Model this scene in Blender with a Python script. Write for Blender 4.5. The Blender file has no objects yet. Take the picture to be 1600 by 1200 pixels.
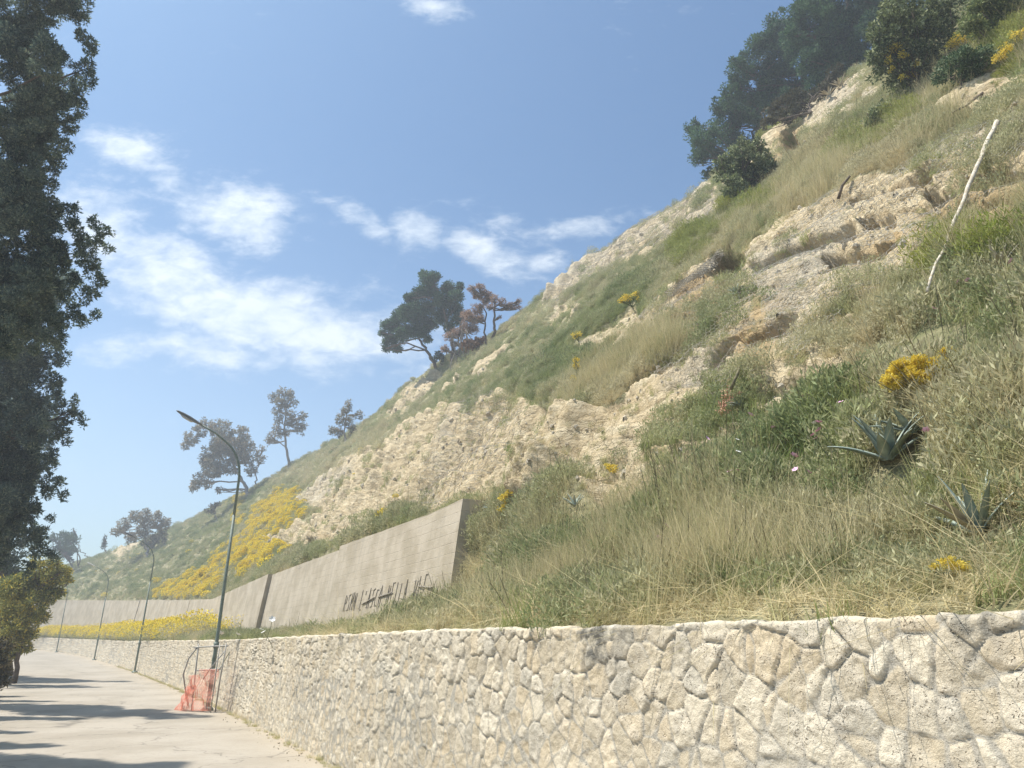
import bpy, math, random
import numpy as np
from mathutils import Vector
R = math.radians
random.seed(7); rng = np.random.default_rng(11)
S = bpy.context.scene
COL = S.collection
# ------------------------------------------------------------------ camera
F = 1155.0; PITCH = R(19.4); EYE = 1.6
cd = bpy.data.cameras.new('camera'); cam = bpy.data.objects.new('camera', cd); COL.objects.link(cam)
cd.sensor_width = 36; cd.lens = F/1600*36; cd.clip_end = 3000; cd.clip_start = .05
cam.location = (0, 0, EYE); cam.rotation_euler = (R(90)+PITCH, 0, 0); S.camera = cam
S.render.resolution_x = 1024; S.render.resolution_y = 768
S.view_settings.view_transform = 'Standard'; S.view_settings.look = 'None'
S.view_settings.exposure = 0.62; S.view_settings.gamma = 1
# ------------------------------------------------------------------ sun and sky
EL = R(64); AZ = math.atan2(-1, .10)
sv = Vector((math.sin(AZ)*math.cos(EL), math.cos(AZ)*math.cos(EL), math.sin(EL)))
sl = bpy.data.lights.new('sun', 'SUN'); sl.energy = 4.8; sl.angle = R(.6); sl.color = (1, .95, .87)
so = bpy.data.objects.new('sun', sl); COL.objects.link(so); so.rotation_euler = sv.to_track_quat('Z', 'Y').to_euler()
cT, sT = math.cos(PITCH), math.sin(PITCH)
W = bpy.data.worlds.new('World'); S.world = W; W.use_nodes = True
nt = W.node_tree; nt.nodes.clear()
class NB:
    """small node-building helper"""
    def __init__(s, nt): s.t = nt; s.n = nt.nodes; s.l = nt.links
    def node(s, k, **kw):
        n = s.n.new(k)
        for a, b in kw.items(): setattr(n, a, b)
        return n
    def put(s, sock, v):
        if isinstance(v, bpy.types.NodeSocket): s.l.new(v, sock)
        else: sock.default_value = v
    def m(s, op, a, b=None, c=None, clamp=False):
        n = s.node('ShaderNodeMath', operation=op, use_clamp=clamp); s.put(n.inputs[0], a)
        if b is not None: s.put(n.inputs[1], b)
        if c is not None: s.put(n.inputs[2], c)
        return n.outputs[0]
    def v(s, op, a, b=None, out=0):
        n = s.node('ShaderNodeVectorMath', operation=op); s.put(n.inputs[0], a)
        if b is not None: s.put(n.inputs[1], b)
        return n.outputs[out]
    def mix(s, f, a, b, mode='MIX'):
        n = s.node('ShaderNodeMix', data_type='RGBA', blend_type=mode)
        s.put(n.inputs[0], f)
        for i, x in ((6, a), (7, b)):
            if isinstance(x, (tuple, list)) and len(x) == 3: x = (*x, 1)
            s.put(n.inputs[i], x)
        return n.outputs[2]
    def noise(s, vec, scale, detail=4, rough=.55, dist=0, out=0):
        n = s.node('ShaderNodeTexNoise'); s.put(n.inputs['Vector'], vec)
        n.inputs['Scale'].default_value = scale; n.inputs['Detail'].default_value = detail
        n.inputs['Roughness'].default_value = rough; n.inputs['Distortion'].default_value = dist
        return n.outputs[out]
    def ramp(s, f, lo, hi, a=0., b=1.):
        n = s.node('ShaderNodeMapRange', interpolation_type='SMOOTHSTEP'); s.put(n.inputs[0], f)
        for i, x in zip((1, 2, 3, 4), (lo, hi, a, b)): n.inputs[i].default_value = x
        return n.outputs[0]
    def attr(s, name, kind='GEOMETRY', out='Fac'):
        n = s.node('ShaderNodeAttribute', attribute_name=name, attribute_type=kind); return n.outputs[out]
b = NB(nt)
sky = b.node('ShaderNodeTexSky', sky_type='NISHITA', sun_disc=False, sun_elevation=EL, sun_rotation=AZ,
             air_density=1.1, dust_density=2.2, ozone_density=2.5, altitude=50)
tc = b.node('ShaderNodeTexCoord').outputs['Generated']
# clouds: drifting wisps placed by sky direction
fd = Vector((0, cT, sT)); ud = Vector((0, -sT, cT))
df = b.m('MAXIMUM', b.v('DOT_PRODUCT', tc, tuple(fd), 1), .05)
A = b.m('DIVIDE', b.v('DOT_PRODUCT', tc, (1, 0, 0), 1), df)
B = b.m('DIVIDE', b.v('DOT_PRODUCT', tc, tuple(ud), 1), df)
cmb = b.node('ShaderNodeCombineXYZ'); b.put(cmb.inputs[0], A); b.put(cmb.inputs[1], B)
P = cmb.outputs[0]
mp = b.node('ShaderNodeMapping'); b.put(mp.inputs[0], P); mp.inputs['Rotation'].default_value = (0, 0, R(22)); mp.inputs['Scale'].default_value = (1, 2.1, 1)
blobs = [(200,235,75,24,-20,1.0),(265,285,45,20,-20,.8),(360,335,85,45,-12,1.05),(150,345,90,55,-20,.9),(250,420,130,55,-22,1.0),
         (420,500,190,52,-12,1.2),(330,545,110,30,-8,.9),(200,545,70,25,0,.65),(470,345,60,16,0,.55),(400,265,30,12,0,.4),
         (650,360,42,32,-15,.95),(570,345,60,20,-30,.75),(760,395,80,24,-22,.9),(850,410,40,16,10,.8),(900,355,90,20,12,.65),(820,350,70,18,0,.5),
         (730,320,70,12,-15,.4),(665,6,60,18,-10,.65),(470,408,40,9,0,.4),(640,585,60,40,10,.55),(560,560,80,30,0,.55),(1000,20,60,30,0,.25)]
tot = None
for (u, v, ra, rb, ang, k) in blobs:
    a0 = (u-800)/F; b0 = (600-v)/F; ca, sa = math.cos(R(ang)), math.sin(R(ang))
    x = b.m('SUBTRACT', A, a0); y = b.m('SUBTRACT', B, b0)
    p = b.m('MULTIPLY', b.m('ADD', b.m('MULTIPLY', x, ca), b.m('MULTIPLY', y, sa)), F/ra/1.25)
    q = b.m('MULTIPLY', b.m('SUBTRACT', b.m('MULTIPLY', y, ca), b.m('MULTIPLY', x, sa)), F/rb/1.25)
    e = b.m('ADD', b.m('MULTIPLY', p, p), b.m('MULTIPLY', q, q))
    g = b.m('MULTIPLY', b.m('EXPONENT', b.m('MULTIPLY', e, -.9)), k)
    tot = g if tot is None else b.m('MAXIMUM', tot, g)
nz = b.noise(mp.outputs[0], 9, 7, .58, .4); nz2 = b.noise(mp.outputs[0], 30, 6, .62, .3)
n3 = b.m('ADD', b.m('MULTIPLY', nz, .58), b.m('MULTIPLY', nz2, .42))
den = b.m('ADD', b.m('MULTIPLY', tot, .62), b.m('SUBTRACT', b.m('MULTIPLY', n3, 1.5), 1.0))
den = b.ramp(den, -.10, .52, 0, .82)
sz = b.node('ShaderNodeSeparateXYZ'); b.put(sz.inputs[0], tc)
tint = b.mix(b.ramp(sz.outputs[2], .05, .62), (.82, .90, .89), (.38, .555, .65))
skc = b.mix(1.0, sky.outputs[0], tint, 'MULTIPLY')
cc = b.mix(b.ramp(n3, .3, .7), (4.0, 4.5, 5.0), (5.0, 5.3, 5.5))
fin = b.mix(den, skc, cc)
bg = b.node('ShaderNodeBackground'); b.put(bg.inputs[0], fin); bg.inputs[1].default_value = .15
b.l.new(bg.outputs[0], b.node('ShaderNodeOutputWorld').inputs[0])
# ------------------------------------------------------------------ pixel <-> world
def ray(u, v):
    a = (u-800)/F; q = (600-v)/F
    return np.array([a, cT-q*sT, sT+q*cT])
def unp(u, v, t): return np.array([0, 0, EYE])+ray(u, v)*t
def proj(P):
    P = np.asarray(P, float); x = P[..., 0]; y = P[..., 1]; z = P[..., 2]-EYE
    f = y*cT+z*sT; up = -y*sT+z*cT; f = np.where(np.abs(f) < 1e-3, 1e-3, f)
    return 800+F*x/f, 600-F*up/f, f
# ------------------------------------------------------------------ numpy noise
def _h(ix, iy, iz, sd):
    h = (ix*374761393+iy*668265263+iz*2147483647+sd*974634777) & 0xffffffff
    h = ((h ^ (h >> 13))*1274126177) & 0xffffffff
    return ((h ^ (h >> 16)) & 0xffffff)/float(0xffffff)
def vnoise(x, y, z=None, sd=0):
    if z is None: z = np.zeros_like(x)
    ix, iy, iz = [np.floor(q).astype(np.int64) for q in (x, y, z)]
    fx, fy, fz = x-ix, y-iy, z-iz
    fx, fy, fz = [q*q*(3-2*q) for q in (fx, fy, fz)]
    r = 0
    for dx in (0, 1):
        for dy in (0, 1):
            for dz in (0, 1):
                r = r+_h(ix+dx, iy+dy, iz+dz, sd)*(fx if dx else 1-fx)*(fy if dy else 1-fy)*(fz if dz else 1-fz)
    return r*2-1
def fbm(x, y, z=None, o=4, sd=0, g=.5):
    r = 0; a = 1; f = 1; n = 0
    for i in range(o):
        r = r+a*vnoise(x*f, y*f, None if z is None else z*f, sd+i*17); n += a; a *= g; f *= 2.03
    return r/n
def sstep(x, a, c):
    t = np.clip((x-a)/(c-a), 0, 1); return t*t*(3-2*t)
def inpoly(u, v, poly):
    r = np.zeros(u.shape, bool); n = len(poly); j = n-1
    for i in range(n):
        xi, yi = poly[i]; xj, yj = poly[j]
        c = ((yi > v) != (yj > v)) & (u < (xj-xi)*(v-yi)/((yj-yi) or 1e-9)+xi)
        r ^= c; j = i
    return r
# ------------------------------------------------------------------ mesh and object helpers
def mesh_np(name, V, Fc, mat=None, attrs=None, smooth=False):
    V = np.ascontiguousarray(V, dtype=np.float32); me = bpy.data.meshes.new(name)
    if not isinstance(Fc, list): Fc = [Fc]
    Fc = [np.asarray(f, dtype=np.int32) for f in Fc if len(f)]
    me.vertices.add(len(V)); me.vertices.foreach_set('co', V.ravel())
    if Fc:
        idx = np.concatenate([f.ravel() for f in Fc])
        tot = np.concatenate([np.full(len(f), f.shape[1], np.int32) for f in Fc])
        st = np.concatenate([[0], np.cumsum(tot)[:-1]]).astype(np.int32)
        me.loops.add(len(idx)); me.loops.foreach_set('vertex_index', idx)
        me.polygons.add(len(tot)); me.polygons.foreach_set('loop_start', st)
        me.polygons.foreach_set('use_smooth', np.full(len(tot), smooth))
    me.update(calc_edges=True)
    for k, a in (attrs or {}).items():
        at = me.attributes.new(k, 'FLOAT', 'POINT'); at.data.foreach_set('value', np.asarray(a, np.float32).ravel())
    if mat: me.materials.append(mat)
    return me
class MB:
    """collects numpy pieces into one mesh"""
    def __init__(s): s.V = []; s.Q = []; s.T = []; s.n = 0
    def add(s, V, Q=None, T=None):
        V = np.asarray(V, float).reshape(-1, 3); s.V.append(V)
        if Q is not None and len(Q): s.Q.append(np.asarray(Q)+s.n)
        if T is not None and len(T): s.T.append(np.asarray(T)+s.n)
        s.n += len(V); return s
    def tube(s, pts, rad, seg=8, cap=True, squash=1.):
        pts = np.asarray(pts, float); n = len(pts); rad = np.broadcast_to(np.asarray(rad, float), (n,))
        tg = np.gradient(pts, axis=0); tg /= np.linalg.norm(tg, axis=1)[:, None]+1e-9
        ref = np.array([0, 0, 1.]) if abs(tg[0][2]) < .9 else np.array([1., 0, 0])
        rings = []
        for i in range(n):
            a = np.cross(tg[i], ref); a /= np.linalg.norm(a)+1e-9; c = np.cross(a, tg[i]); ref = c
            th = np.arange(seg)*2*math.pi/seg
            rings.append(pts[i]+rad[i]*(np.cos(th)[:, None]*a+squash*np.sin(th)[:, None]*c))
        V = np.concatenate(rings); Q = []
        for i in range(n-1):
            for k in range(seg):
                Q.append((i*seg+k, i*seg+(k+1) % seg, (i+1)*seg+(k+1) % seg, (i+1)*seg+k))
        T = []
        if cap:
            V = np.concatenate([V, pts[:1], pts[-1:]])
            for k in range(seg):
                T.append((n*seg, (k+1) % seg, k)); T.append((n*seg+1, (n-1)*seg+k, (n-1)*seg+(k+1) % seg))
        return s.add(V, Q, T)
    def box(s, c, ax, ay, az):
        c, ax, ay, az = [np.asarray(q, float) for q in (c, ax, ay, az)]
        V = [c+i*ax+j*ay+k*az for i in (-1, 1) for j in (-1, 1) for k in (-1, 1)]
        return s.add(V, [(0, 1, 3, 2), (4, 6, 7, 5), (0, 4, 5, 1), (2, 3, 7, 6), (0, 2, 6, 4), (1, 5, 7, 3)])
    def mesh(s, name, mat, smooth=False, attrs=None):
        return mesh_np(name, np.concatenate(s.V), [np.concatenate(x) for x in (s.Q, s.T) if x], mat, attrs, smooth)
def tag(o, label=None, cat=None, group=None, kind=None):
    for k, v in (('label', label), ('category', cat), ('group', group), ('kind', kind)):
        if v: o[k] = v
    return o
def obj(name, me, parent=None, loc=None):
    o = bpy.data.objects.new(name, me); COL.objects.link(o)
    if parent: o.parent = parent; 
    if parent: o.location = -Vector(parent['_o']) if '_o' in parent else (0, 0, 0)
    if loc is not None: o.location = loc
    return o
def root(name, loc, label, cat, group=None):
    o = bpy.data.objects.new(name, None); COL.objects.link(o); o.empty_display_size = .2
    o.location = [float(q) for q in loc]; o['_o'] = [float(q) for q in loc]
    return tag(o, label, cat, group)
# ------------------------------------------------------------------ materials
def mat(name): 
    m = bpy.data.materials.new(name); m.use_nodes = True; m.node_tree.nodes.clear(); return m, NB(m.node_tree)
def out(b, sh): b.l.new(sh, b.node('ShaderNodeOutputMaterial').inputs[0])
def princ(b, col, rough=.85, bump=None, bstr=.5, bdist=.02, metal=0, spec=.3):
    p = b.node('ShaderNodeBsdfPrincipled'); 
    if isinstance(col, tuple) and len(col) == 3: col = (*col, 1)
    b.put(p.inputs['Base Color'], col); b.put(p.inputs['Roughness'], rough)
    p.inputs['Metallic'].default_value = metal; p.inputs['Specular IOR Level'].default_value = spec
    if bump is not None:
        n = b.node('ShaderNodeBump'); n.inputs['Strength'].default_value = bstr; n.inputs['Distance'].default_value = bdist
        b.put(n.inputs['Height'], bump); b.l.new(n.outputs[0], p.inputs['Normal'])
    return p.outputs[0]
def geo(b): return b.node('ShaderNodeNewGeometry')
def leafmat(name, c1, c2, c3=None, trans=.3, scale=.5, inst=False, rough=.7):
    m, b = mat(name); g = geo(b)
    n = b.noise(g.outputs['Position'], scale, 3)
    rnd = b.node('ShaderNodeObjectInfo').outputs['Random'] if inst else g.outputs['Random Per Island']
    f = b.m('ADD', b.ramp(n, .3, .7, -.25, .55), b.m('MULTIPLY', rnd, .7), clamp=True)
    c = b.mix(f, c1, c2)
    if inst: c = b.mix(b.attr('dry', 'INSTANCER'), c, c3 if c3 else c2)
    elif c3: c = b.mix(b.ramp(rnd, .8, .9), c, c3)
    v = b.m('ADD', b.m('MULTIPLY', g.outputs['Random Per Island'], .5), .75)
    hs = b.node('ShaderNodeHueSaturation'); b.put(hs.inputs['Color'], c); b.put(hs.inputs['Value'], v); c = hs.outputs[0]
    p = princ(b, c, rough, spec=.25)
    if trans:
        t = b.node('ShaderNodeBsdfTranslucent'); b.put(t.inputs[0], c)
        mx = b.node('ShaderNodeMixShader'); mx.inputs[0].default_value = trans
        b.l.new(p, mx.inputs[1]); b.l.new(t.outputs[0], mx.inputs[2]); p = mx.outputs[0]
    out(b, p); return m
def simple(name, c1, c2, scale=8, rough=.8, bstr=.4, bd=.01, metal=0, spec=.3):
    m, b = mat(name); o = b.node('ShaderNodeTexCoord').outputs['Object']
    n = b.noise(o, scale, 6, .6); out(b, princ(b, b.mix(b.ramp(n, .35, .65), c1, c2), rough, n, bstr, bd, metal, spec)); return m
# hillside: turf, bare sandy rock, grey crust
m_hill, b = mat('hillside_ground'); g = geo(b); pos = g.outputs['Position']
rk = b.attr('rock'); gr = b.attr('grey'); och = b.attr('ochre')
n1 = b.noise(pos, .9, 6, .6); n2 = b.noise(pos, 5, 7, .68); n3 = b.noise(pos, 26, 5, .65)
mpz = b.node('ShaderNodeMapping'); b.put(mpz.inputs[0], pos); mpz.inputs['Scale'].default_value = (.35, .35, 3.6)
st = b.noise(mpz.outputs[0], 1.3, 6, .62, .5)
rockc = b.mix(b.ramp(n2, .35, .65), (.52, .41, .25), (.70, .59, .40))
rockc = b.mix(b.ramp(st, .42, .62, 0, .65), rockc, (.52, .41, .25))
rockc = b.mix(b.m('MULTIPLY', och, .8), rockc, (.46, .33, .17))
rockc = b.mix(b.m('MULTIPLY', gr, b.ramp(n1, .3, .65, .1, .55)), rockc, (.46, .42, .345))
rockc = b.mix(b.ramp(n3, .66, .76, 0, .5), rockc, (.2, .17, .12))
vo = b.node('ShaderNodeTexVoronoi', feature='DISTANCE_TO_EDGE'); b.put(vo.inputs['Vector'], b.v('ADD', pos, b.v('SCALE', b.noise(pos, 2.5, 3, out=1), None))); vo.inputs['Scale'].default_value = 1.5
b.n[-1].inputs
crk = b.ramp(vo.outputs['Distance'], 0.0, .035, .35, 0.)
rockc = b.mix(crk, rockc, (.17, .135, .09))
turf = b.mix(b.ramp(n2, .35, .65), (.27, .25, .14), (.42, .37, .23))
turf = b.mix(b.ramp(n1, .45, .65, 0, .6), turf, (.17, .19, .08))
rmask = b.ramp(b.m('ADD', rk, b.m('MULTIPLY', b.m('SUBTRACT', n2, .5), .9)), .35, .6)
colr = b.mix(rmask, turf, rockc)
h = b.m('ADD', b.m('ADD', b.m('MULTIPLY', n2, 1.), b.m('MULTIPLY', n3, .35)), b.m('MULTIPLY', st, .8))
h = b.m('SUBTRACT', h, b.m('MULTIPLY', crk, .5))
out(b, princ(b, colr, .95, h, .75, .18, spec=.1))
# stone wall
m_stone, b = mat('rubble_stone'); pos = geo(b).outputs['Position']
n1 = b.noise(pos, 7, 6, .65); n2 = b.noise(pos, 42, 5, .7); n4 = b.noise(pos, 1.1, 4, .6)
c = b.mix(b.attr('tint'), (.51, .43, .305), (.70, .62, .48))
c = b.mix(b.ramp(b.attr('tint2'), .62, .95, 0, .32), c, (.60, .45, .26)); c = b.mix(b.ramp(b.attr('tint2'), .3, .02, 0, .4), c, (.40, .38, .33)); c = b.mix(b.ramp(n1, .42, .68, 0, .4), c, (.68, .61, .50))
vo = b.node('ShaderNodeTexVoronoi'); b.put(vo.inputs['Vector'], b.v('ADD', pos, b.v('MULTIPLY', b.noise(pos, 20, 2, out=1), (.08, .08, .08)))); vo.inputs['Scale'].default_value = 48
pit = b.m('MULTIPLY', b.ramp(vo.outputs['Distance'], .12, .32, 1, 0), b.ramp(n1, .46, .62))
c = b.mix(b.m('MULTIPLY', pit, .5), c, (.22, .18, .13))
mort = b.mix(b.ramp(n2, .35, .65), (.36, .33, .27), (.46, .42, .35))
c = b.mix(b.attr('mortar'), c, mort)
c = b.mix(b.m('MULTIPLY', b.attr('stain'), b.ramp(n1, .35, .6)), c, (.17, .16, .135))
c = b.mix(b.ramp(n4, .5, .7, 0, .28), c, (.40, .35, .28))
h = b.m('SUBTRACT', b.m('ADD', b.m('MULTIPLY', n1, 1.3), b.m('MULTIPLY', n2, .55)), b.m('MULTIPLY', pit, .7))
out(b, princ(b, c, .92, h, .9, .022, spec=.15))
# board-marked concrete
m_conc, b = mat('old_concrete'); pos = geo(b).outputs['Position']
sx = b.node('ShaderNodeSeparateXYZ'); b.put(sx.inputs[0], pos)
n1 = b.noise(pos, 1.1, 6, .6); n2 = b.noise(pos, 12, 6, .7)
zz = b.m('ADD', sx.outputs[2], b.m('MULTIPLY', n1, .05)); fr = b.m('FRACT', b.m('DIVIDE', zz, .21))
ln = b.m('ADD', b.ramp(fr, 0, .05, 1, 0), b.ramp(fr, .95, 1, 0, 1)); ln = b.m('MULTIPLY', ln, b.ramp(n2, .4, .6))
mv = b.node('ShaderNodeMapping'); b.put(mv.inputs[0], pos); mv.inputs['Scale'].default_value = (2.2, 2.2, .18)
ns = b.noise(mv.outputs[0], 1.6, 5, .6)
c = b.mix(b.ramp(n1, .35, .65), (.40, .34, .25), (.52, .45, .35)); c = b.mix(b.ramp(ns, .5, .72, 0, .5), c, (.37, .33, .265))
c = b.mix(b.m('MULTIPLY', ln, .3), c, (.25, .22, .17)); c = b.mix(b.ramp(n2, .62, .75, 0, .3), c, (.25, .22, .17))
out(b, princ(b, c, .9, b.m('SUBTRACT', n2, b.m('MULTIPLY', ln, .8)), .6, .02, spec=.15))
# road
m_road, b = mat('worn_asphalt'); pos = geo(b).outputs['Position']
n1 = b.noise(pos, .5, 6, .62); n2 = b.noise(pos, 9, 6, .7); n3 = b.noise(pos, 120, 3, .7)
c = b.mix(b.ramp(n1, .35, .65), (.32, .28, .222), (.40, .355, .29)); c = b.mix(b.ramp(n2, .5, .72, 0, .6), c, (.25, .225, .19))
c = b.mix(b.ramp(n3, .6, .75, 0, .45), c, (.22, .2, .17)); c = b.mix(b.m('MULTIPLY', b.attr('dirt'), b.ramp(n2, .3, .55)), c, (.40, .34, .255))
vo = b.node('ShaderNodeTexVoronoi', feature='DISTANCE_TO_EDGE'); b.put(vo.inputs['Vector'], b.v('ADD', pos, b.v('MULTIPLY', b.noise(pos, 1.6, 4, out=1), (1.2, 1.2, 0)))); vo.inputs['Scale'].default_value = .35
crk = b.ramp(vo.outputs['Distance'], 0, .011, .6, 0); c = b.mix(crk, c, (.13, .12, .1))
out(b, princ(b, c, .9, b.m('ADD', b.m('MULTIPLY', n2, 1.), b.m('MULTIPLY', n3, .3)), .5, .012, spec=.2))
m_soil = simple('verge_soil', (.27, .22, .15), (.40, .34, .25), 6, .95, .8, .04)
m_post = simple('green_paint', (.13, .17, .14), (.20, .24, .20), 14, .55, .1, .003, spec=.45)
m_head = simple('lamp_dark_metal', (.12, .13, .14), (.19, .2, .21), 20, .45, .1, .003, spec=.5)
m_head_glare = simple('lamp_metal_sun_glare', (.6, .6, .58), (.75, .75, .72), 20, .35, .1, .003, spec=.6)  # sun glare on one lamp head, put into its colour as near white
m_glass = simple('lamp_glass', (.35, .37, .38), (.5, .5, .5), 30, .2, .1, .002, spec=.6)
m_steel = simple('galvanised_tube', (.32, .31, .28), (.46, .44, .40), 25, .6, .2, .003, metal=.3)
m_orange = simple('orange_plastic', (.80, .27, .17), (.88, .40, .28), 12, .5, .1, .003)
m_bark = simple('bark', (.10, .08, .06), (.19, .15, .115), 9, .95, 1., .05)
m_barkg = simple('grey_bark', (.20, .17, .14), (.34, .30, .25), 9, .95, .8, .04)
m_wood = simple('bleached_wood', (.42, .35, .25), (.66, .60, .50), 16, .85, .6, .02)
m_brick = simple('crumbling_masonry', (.20, .11, .07), (.30, .19, .12), 7, .95, 1., .06)
m_paint = simple('black_spray_paint', (.17, .15, .125), (.30, .265, .22), 9, .8, .1, .003)
m_wire = simple('net_wire', (.30, .29, .26), (.44, .42, .38), 40, .6, .1, .002, metal=.2)
m_wired = simple('weathered_wire', (.30, .27, .22), (.42, .38, .31), 40, .7, .1, .002)
m_agave = simple('agave_leaf', (.25, .31, .26), (.41, .46, .39), 5, .6, .25, .01)
m_agavew = simple('agave_dry_leaf', (.40, .35, .25), (.60, .56, .46), 5, .8, .3, .01)
m_grass = leafmat('grass_blades', (.19, .26, .075), (.40, .43, .16), (.62, .53, .32), .4, .6, inst=True)
m_scrub = leafmat('scrub_leaves', (.19, .24, .10), (.36, .38, .18), (.54, .49, .31), .4, .5, inst=True)
m_yel = leafmat('yellow_petals', (.74, .54, .03), (.88, .72, .07), (.78, .62, .07), .3, 1.2, inst=True)
m_gold = leafmat('golden_umbels', (.76, .58, .07), (.86, .70, .13), (.36, .30, .07), .3, 1.2)
m_pine = leafmat('pine_needles', (.035, .085, .045), (.095, .165, .075), None, .3, .35)
m_deadp = leafmat('dead_needles', (.30, .19, .13), (.46, .31, .22), None, .2, .5)
m_euc = leafmat('eucalyptus_leaves', (.18, .18, .12), (.30, .27, .19), (.38, .29, .20), .35, .4)
m_cyp = leafmat('cypress_sprays', (.075, .125, .11), (.19, .24, .185), (.26, .29, .20), .4, 1.3)  # paler tones paint sunlit highlights into the crown colour
m_bush = leafmat('bush_leaves', (.11, .14, .06), (.24, .28, .13), (.40, .42, .25), .35, .8)
m_acac = leafmat('acacia_leaves', (.21, .24, .08), (.40, .38, .12), (.58, .46, .09), .3, .7)
m_dark = leafmat('dark_shrub_leaves', (.035, .06, .03), (.08, .115, .055), None, .2, .6)
m_pink = simple('pink_petals', (.72, .36, .55), (.85, .55, .72), 30, .6, .1, .002)
m_white = simple('white_petals', (.78, .76, .70), (.85, .84, .8), 30, .6, .1, .002)
m_red = simple('coral_flowers', (.62, .30, .19), (.74, .42, .30), 20, .6, .1, .002)
m_stem = simple('green_stem', (.09, .12, .05), (.16, .18, .08), 20, .8, .1, .003)
m_dstem = simple('dark_seed_stem', (.12, .11, .06), (.24, .20, .11), 20, .85, .2, .004)
# ------------------------------------------------------------------ the line of the road wall
ctl = np.array([(12.37, -16.05), (7.62, -7.25), (2.87, 1.55), (-2.35, 11.2), (-7.05, 20.1), (-17.5, 38.7), (-30, 58.6), (-45, 79.5), (-62, 96), (-85, 107), (-112, 111), (-140, 110), (-175, 104)])
def catmull(C, n=40):
    r = []
    C = np.vstack([2*C[0]-C[1], C, 2*C[-1]-C[-2]])
    for i in range(1, len(C)-2):
        t = np.linspace(0, 1, n, endpoint=False)[:, None]; a, b_, c, d = C[i-1:i+3]
        r.append(.5*((2*b_)+(-a+c)*t+(2*a-5*b_+4*c-d)*t*t+(-a+3*b_-3*c+d)*t**3))
    return np.vstack(r+[C[-2:-1]])
cu = catmull(ctl); ca_ = np.concatenate([[0], np.cumsum(np.linalg.norm(np.diff(cu, axis=0), axis=1))])
s0 = ca_[80]; ca_ = ca_-s0        # s = 0 at the point beside the camera
def L(s): s = np.asarray(s, float); return np.stack([np.interp(s, ca_, cu[:, 0]), np.interp(s, ca_, cu[:, 1])], -1)
def Nn(s):
    e = 1.5; d = L(np.asarray(s)+e)-L(np.asarray(s)-e); d /= np.linalg.norm(d, axis=-1)[..., None]
    return np.stack([d[..., 1], -d[..., 0]], -1)      # into the hill
def zpix(x, y, tab, z0=2.):
    tu = [p[0] for p in tab]; tv = [p[1] for p in tab]; z = np.full(np.shape(x), float(z0))
    for _ in range(25):
        f = y*cT+(z-EYE)*sT; u = 800+F*x/np.maximum(f, .5); v = np.interp(u, tu, tv)
        q = (600-v)/F; zn = EYE+y*(sT+q*cT)/(cT-q*sT); z = .5*z+.5*zn
    return z
def road_z(s): return np.interp(s, [-20, 40, 65, 92, 130, 200], [0, 0, .22, .72, 1.6, 3.])
T_low = [(60, 996), (200, 1002), (350, 1001), (600, 990), (870, 980), (1200, 968), (1600, 962)]
T_con = [(60, 938), (250, 938), (330, 937), (420, 897), (530, 855), (735, 783)]
T_sky = [(0, 905), (100, 888), (200, 855), (300, 812), (400, 762), (500, 702), (560, 668), (600, 640), (640, 598), (700, 560), (780, 520), (850, 462), (940, 392), (1000, 350), (1105, 292), (1200, 205), (1340, 108), (1560, -50), (1800, -220)]
_s = np.linspace(-16, 200, 1081)
def tabz(off, tab, near, smin, smax=130):
    p = L(_s)+Nn(_s)*np.reshape(off, (-1, 1)); z = zpix(p[:, 0], p[:, 1], tab)
    i0 = np.searchsorted(_s, smin); z[:i0] = near if near else z[i0]; i1 = np.searchsorted(_s, smax); z[i1:] = z[i1-1]+road_z(_s[i1:])-road_z(smax)
    k = np.ones(9)/9; zz = np.convolve(np.pad(z, 4, 'edge'), k, 'valid'); return zz
Wc = np.interp(_s, [-16, 14, 45, 70, 200], [3.0, 3.0, 3.6, 4.5, 4.5])
z_low = tabz(np.full(_s.shape, .12), T_low, 1.71, 6, 110)
z_con = tabz(Wc, T_con, 4.4, 15, 125)
Rr = np.interp(_s, [-16, 70, 110, 150, 200], [19.5, 19.5, 22, 26, 26])
z_rid = tabz(Rr, T_sky, None, 13, 150)
i13 = np.searchsorted(_s, 13); z_rid[:i13+3] = z_rid[i13+3]
def zl(s): return np.interp(s, _s, z_low)
def zc(s): return np.interp(s, _s, z_con)
S_END = 13.8
for q in (0, 13, 20, 30, 45, 60, 80, 100, 130, 160): print('s', q, L(q), 'low %.2f con %.2f rid %.2f' % (zl(q), zc(q), np.interp(q, _s, z_rid)))
# ------------------------------------------------------------------ hillside
def grid_s():
    r = [-6.]; 
    while r[-1] < 175:
        d = max(abs(r[-1]), 7); r.append(r[-1]+max(.05, .0042*d) if r[-1] > 0 else r[-1]+.12)
    return np.array(r)
gs = grid_s(); NQ = 470
qq = np.linspace(0, 1, NQ); pq = (np.exp(1.5*qq)-1)/(np.exp(1.5)-1)
Ls, Ns = L(gs), Nn(gs)
zlow = zl(gs); zcon = zc(gs); zr = np.interp(gs, _s, z_rid); rr = np.interp(gs, _s, Rr); wc = np.interp(gs, _s, Wc)
wallf = sstep(gs, S_END-.02, S_END+.02)
kf = sstep(gs, 5., 13.6); foot = 1.35+1.5*kf
w_t1 = np.where(wallf > .5, wc-.1, foot-.05)               # end of the terrace
w_f = np.where(wallf > .5, wc+.36, foot); z_f = np.where(wallf > .5, zcon-.12, zlow+.35)
NT = 26; NP = 26
cols_w = []; cols_z = []
for i in range(NT):
    t = i/(NT-1); cols_w.append(.22+(w_t1-.22)*t); cols_z.append(zlow-.03+np.where(wallf > .5, .10, .36)*t**.8)
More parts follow.
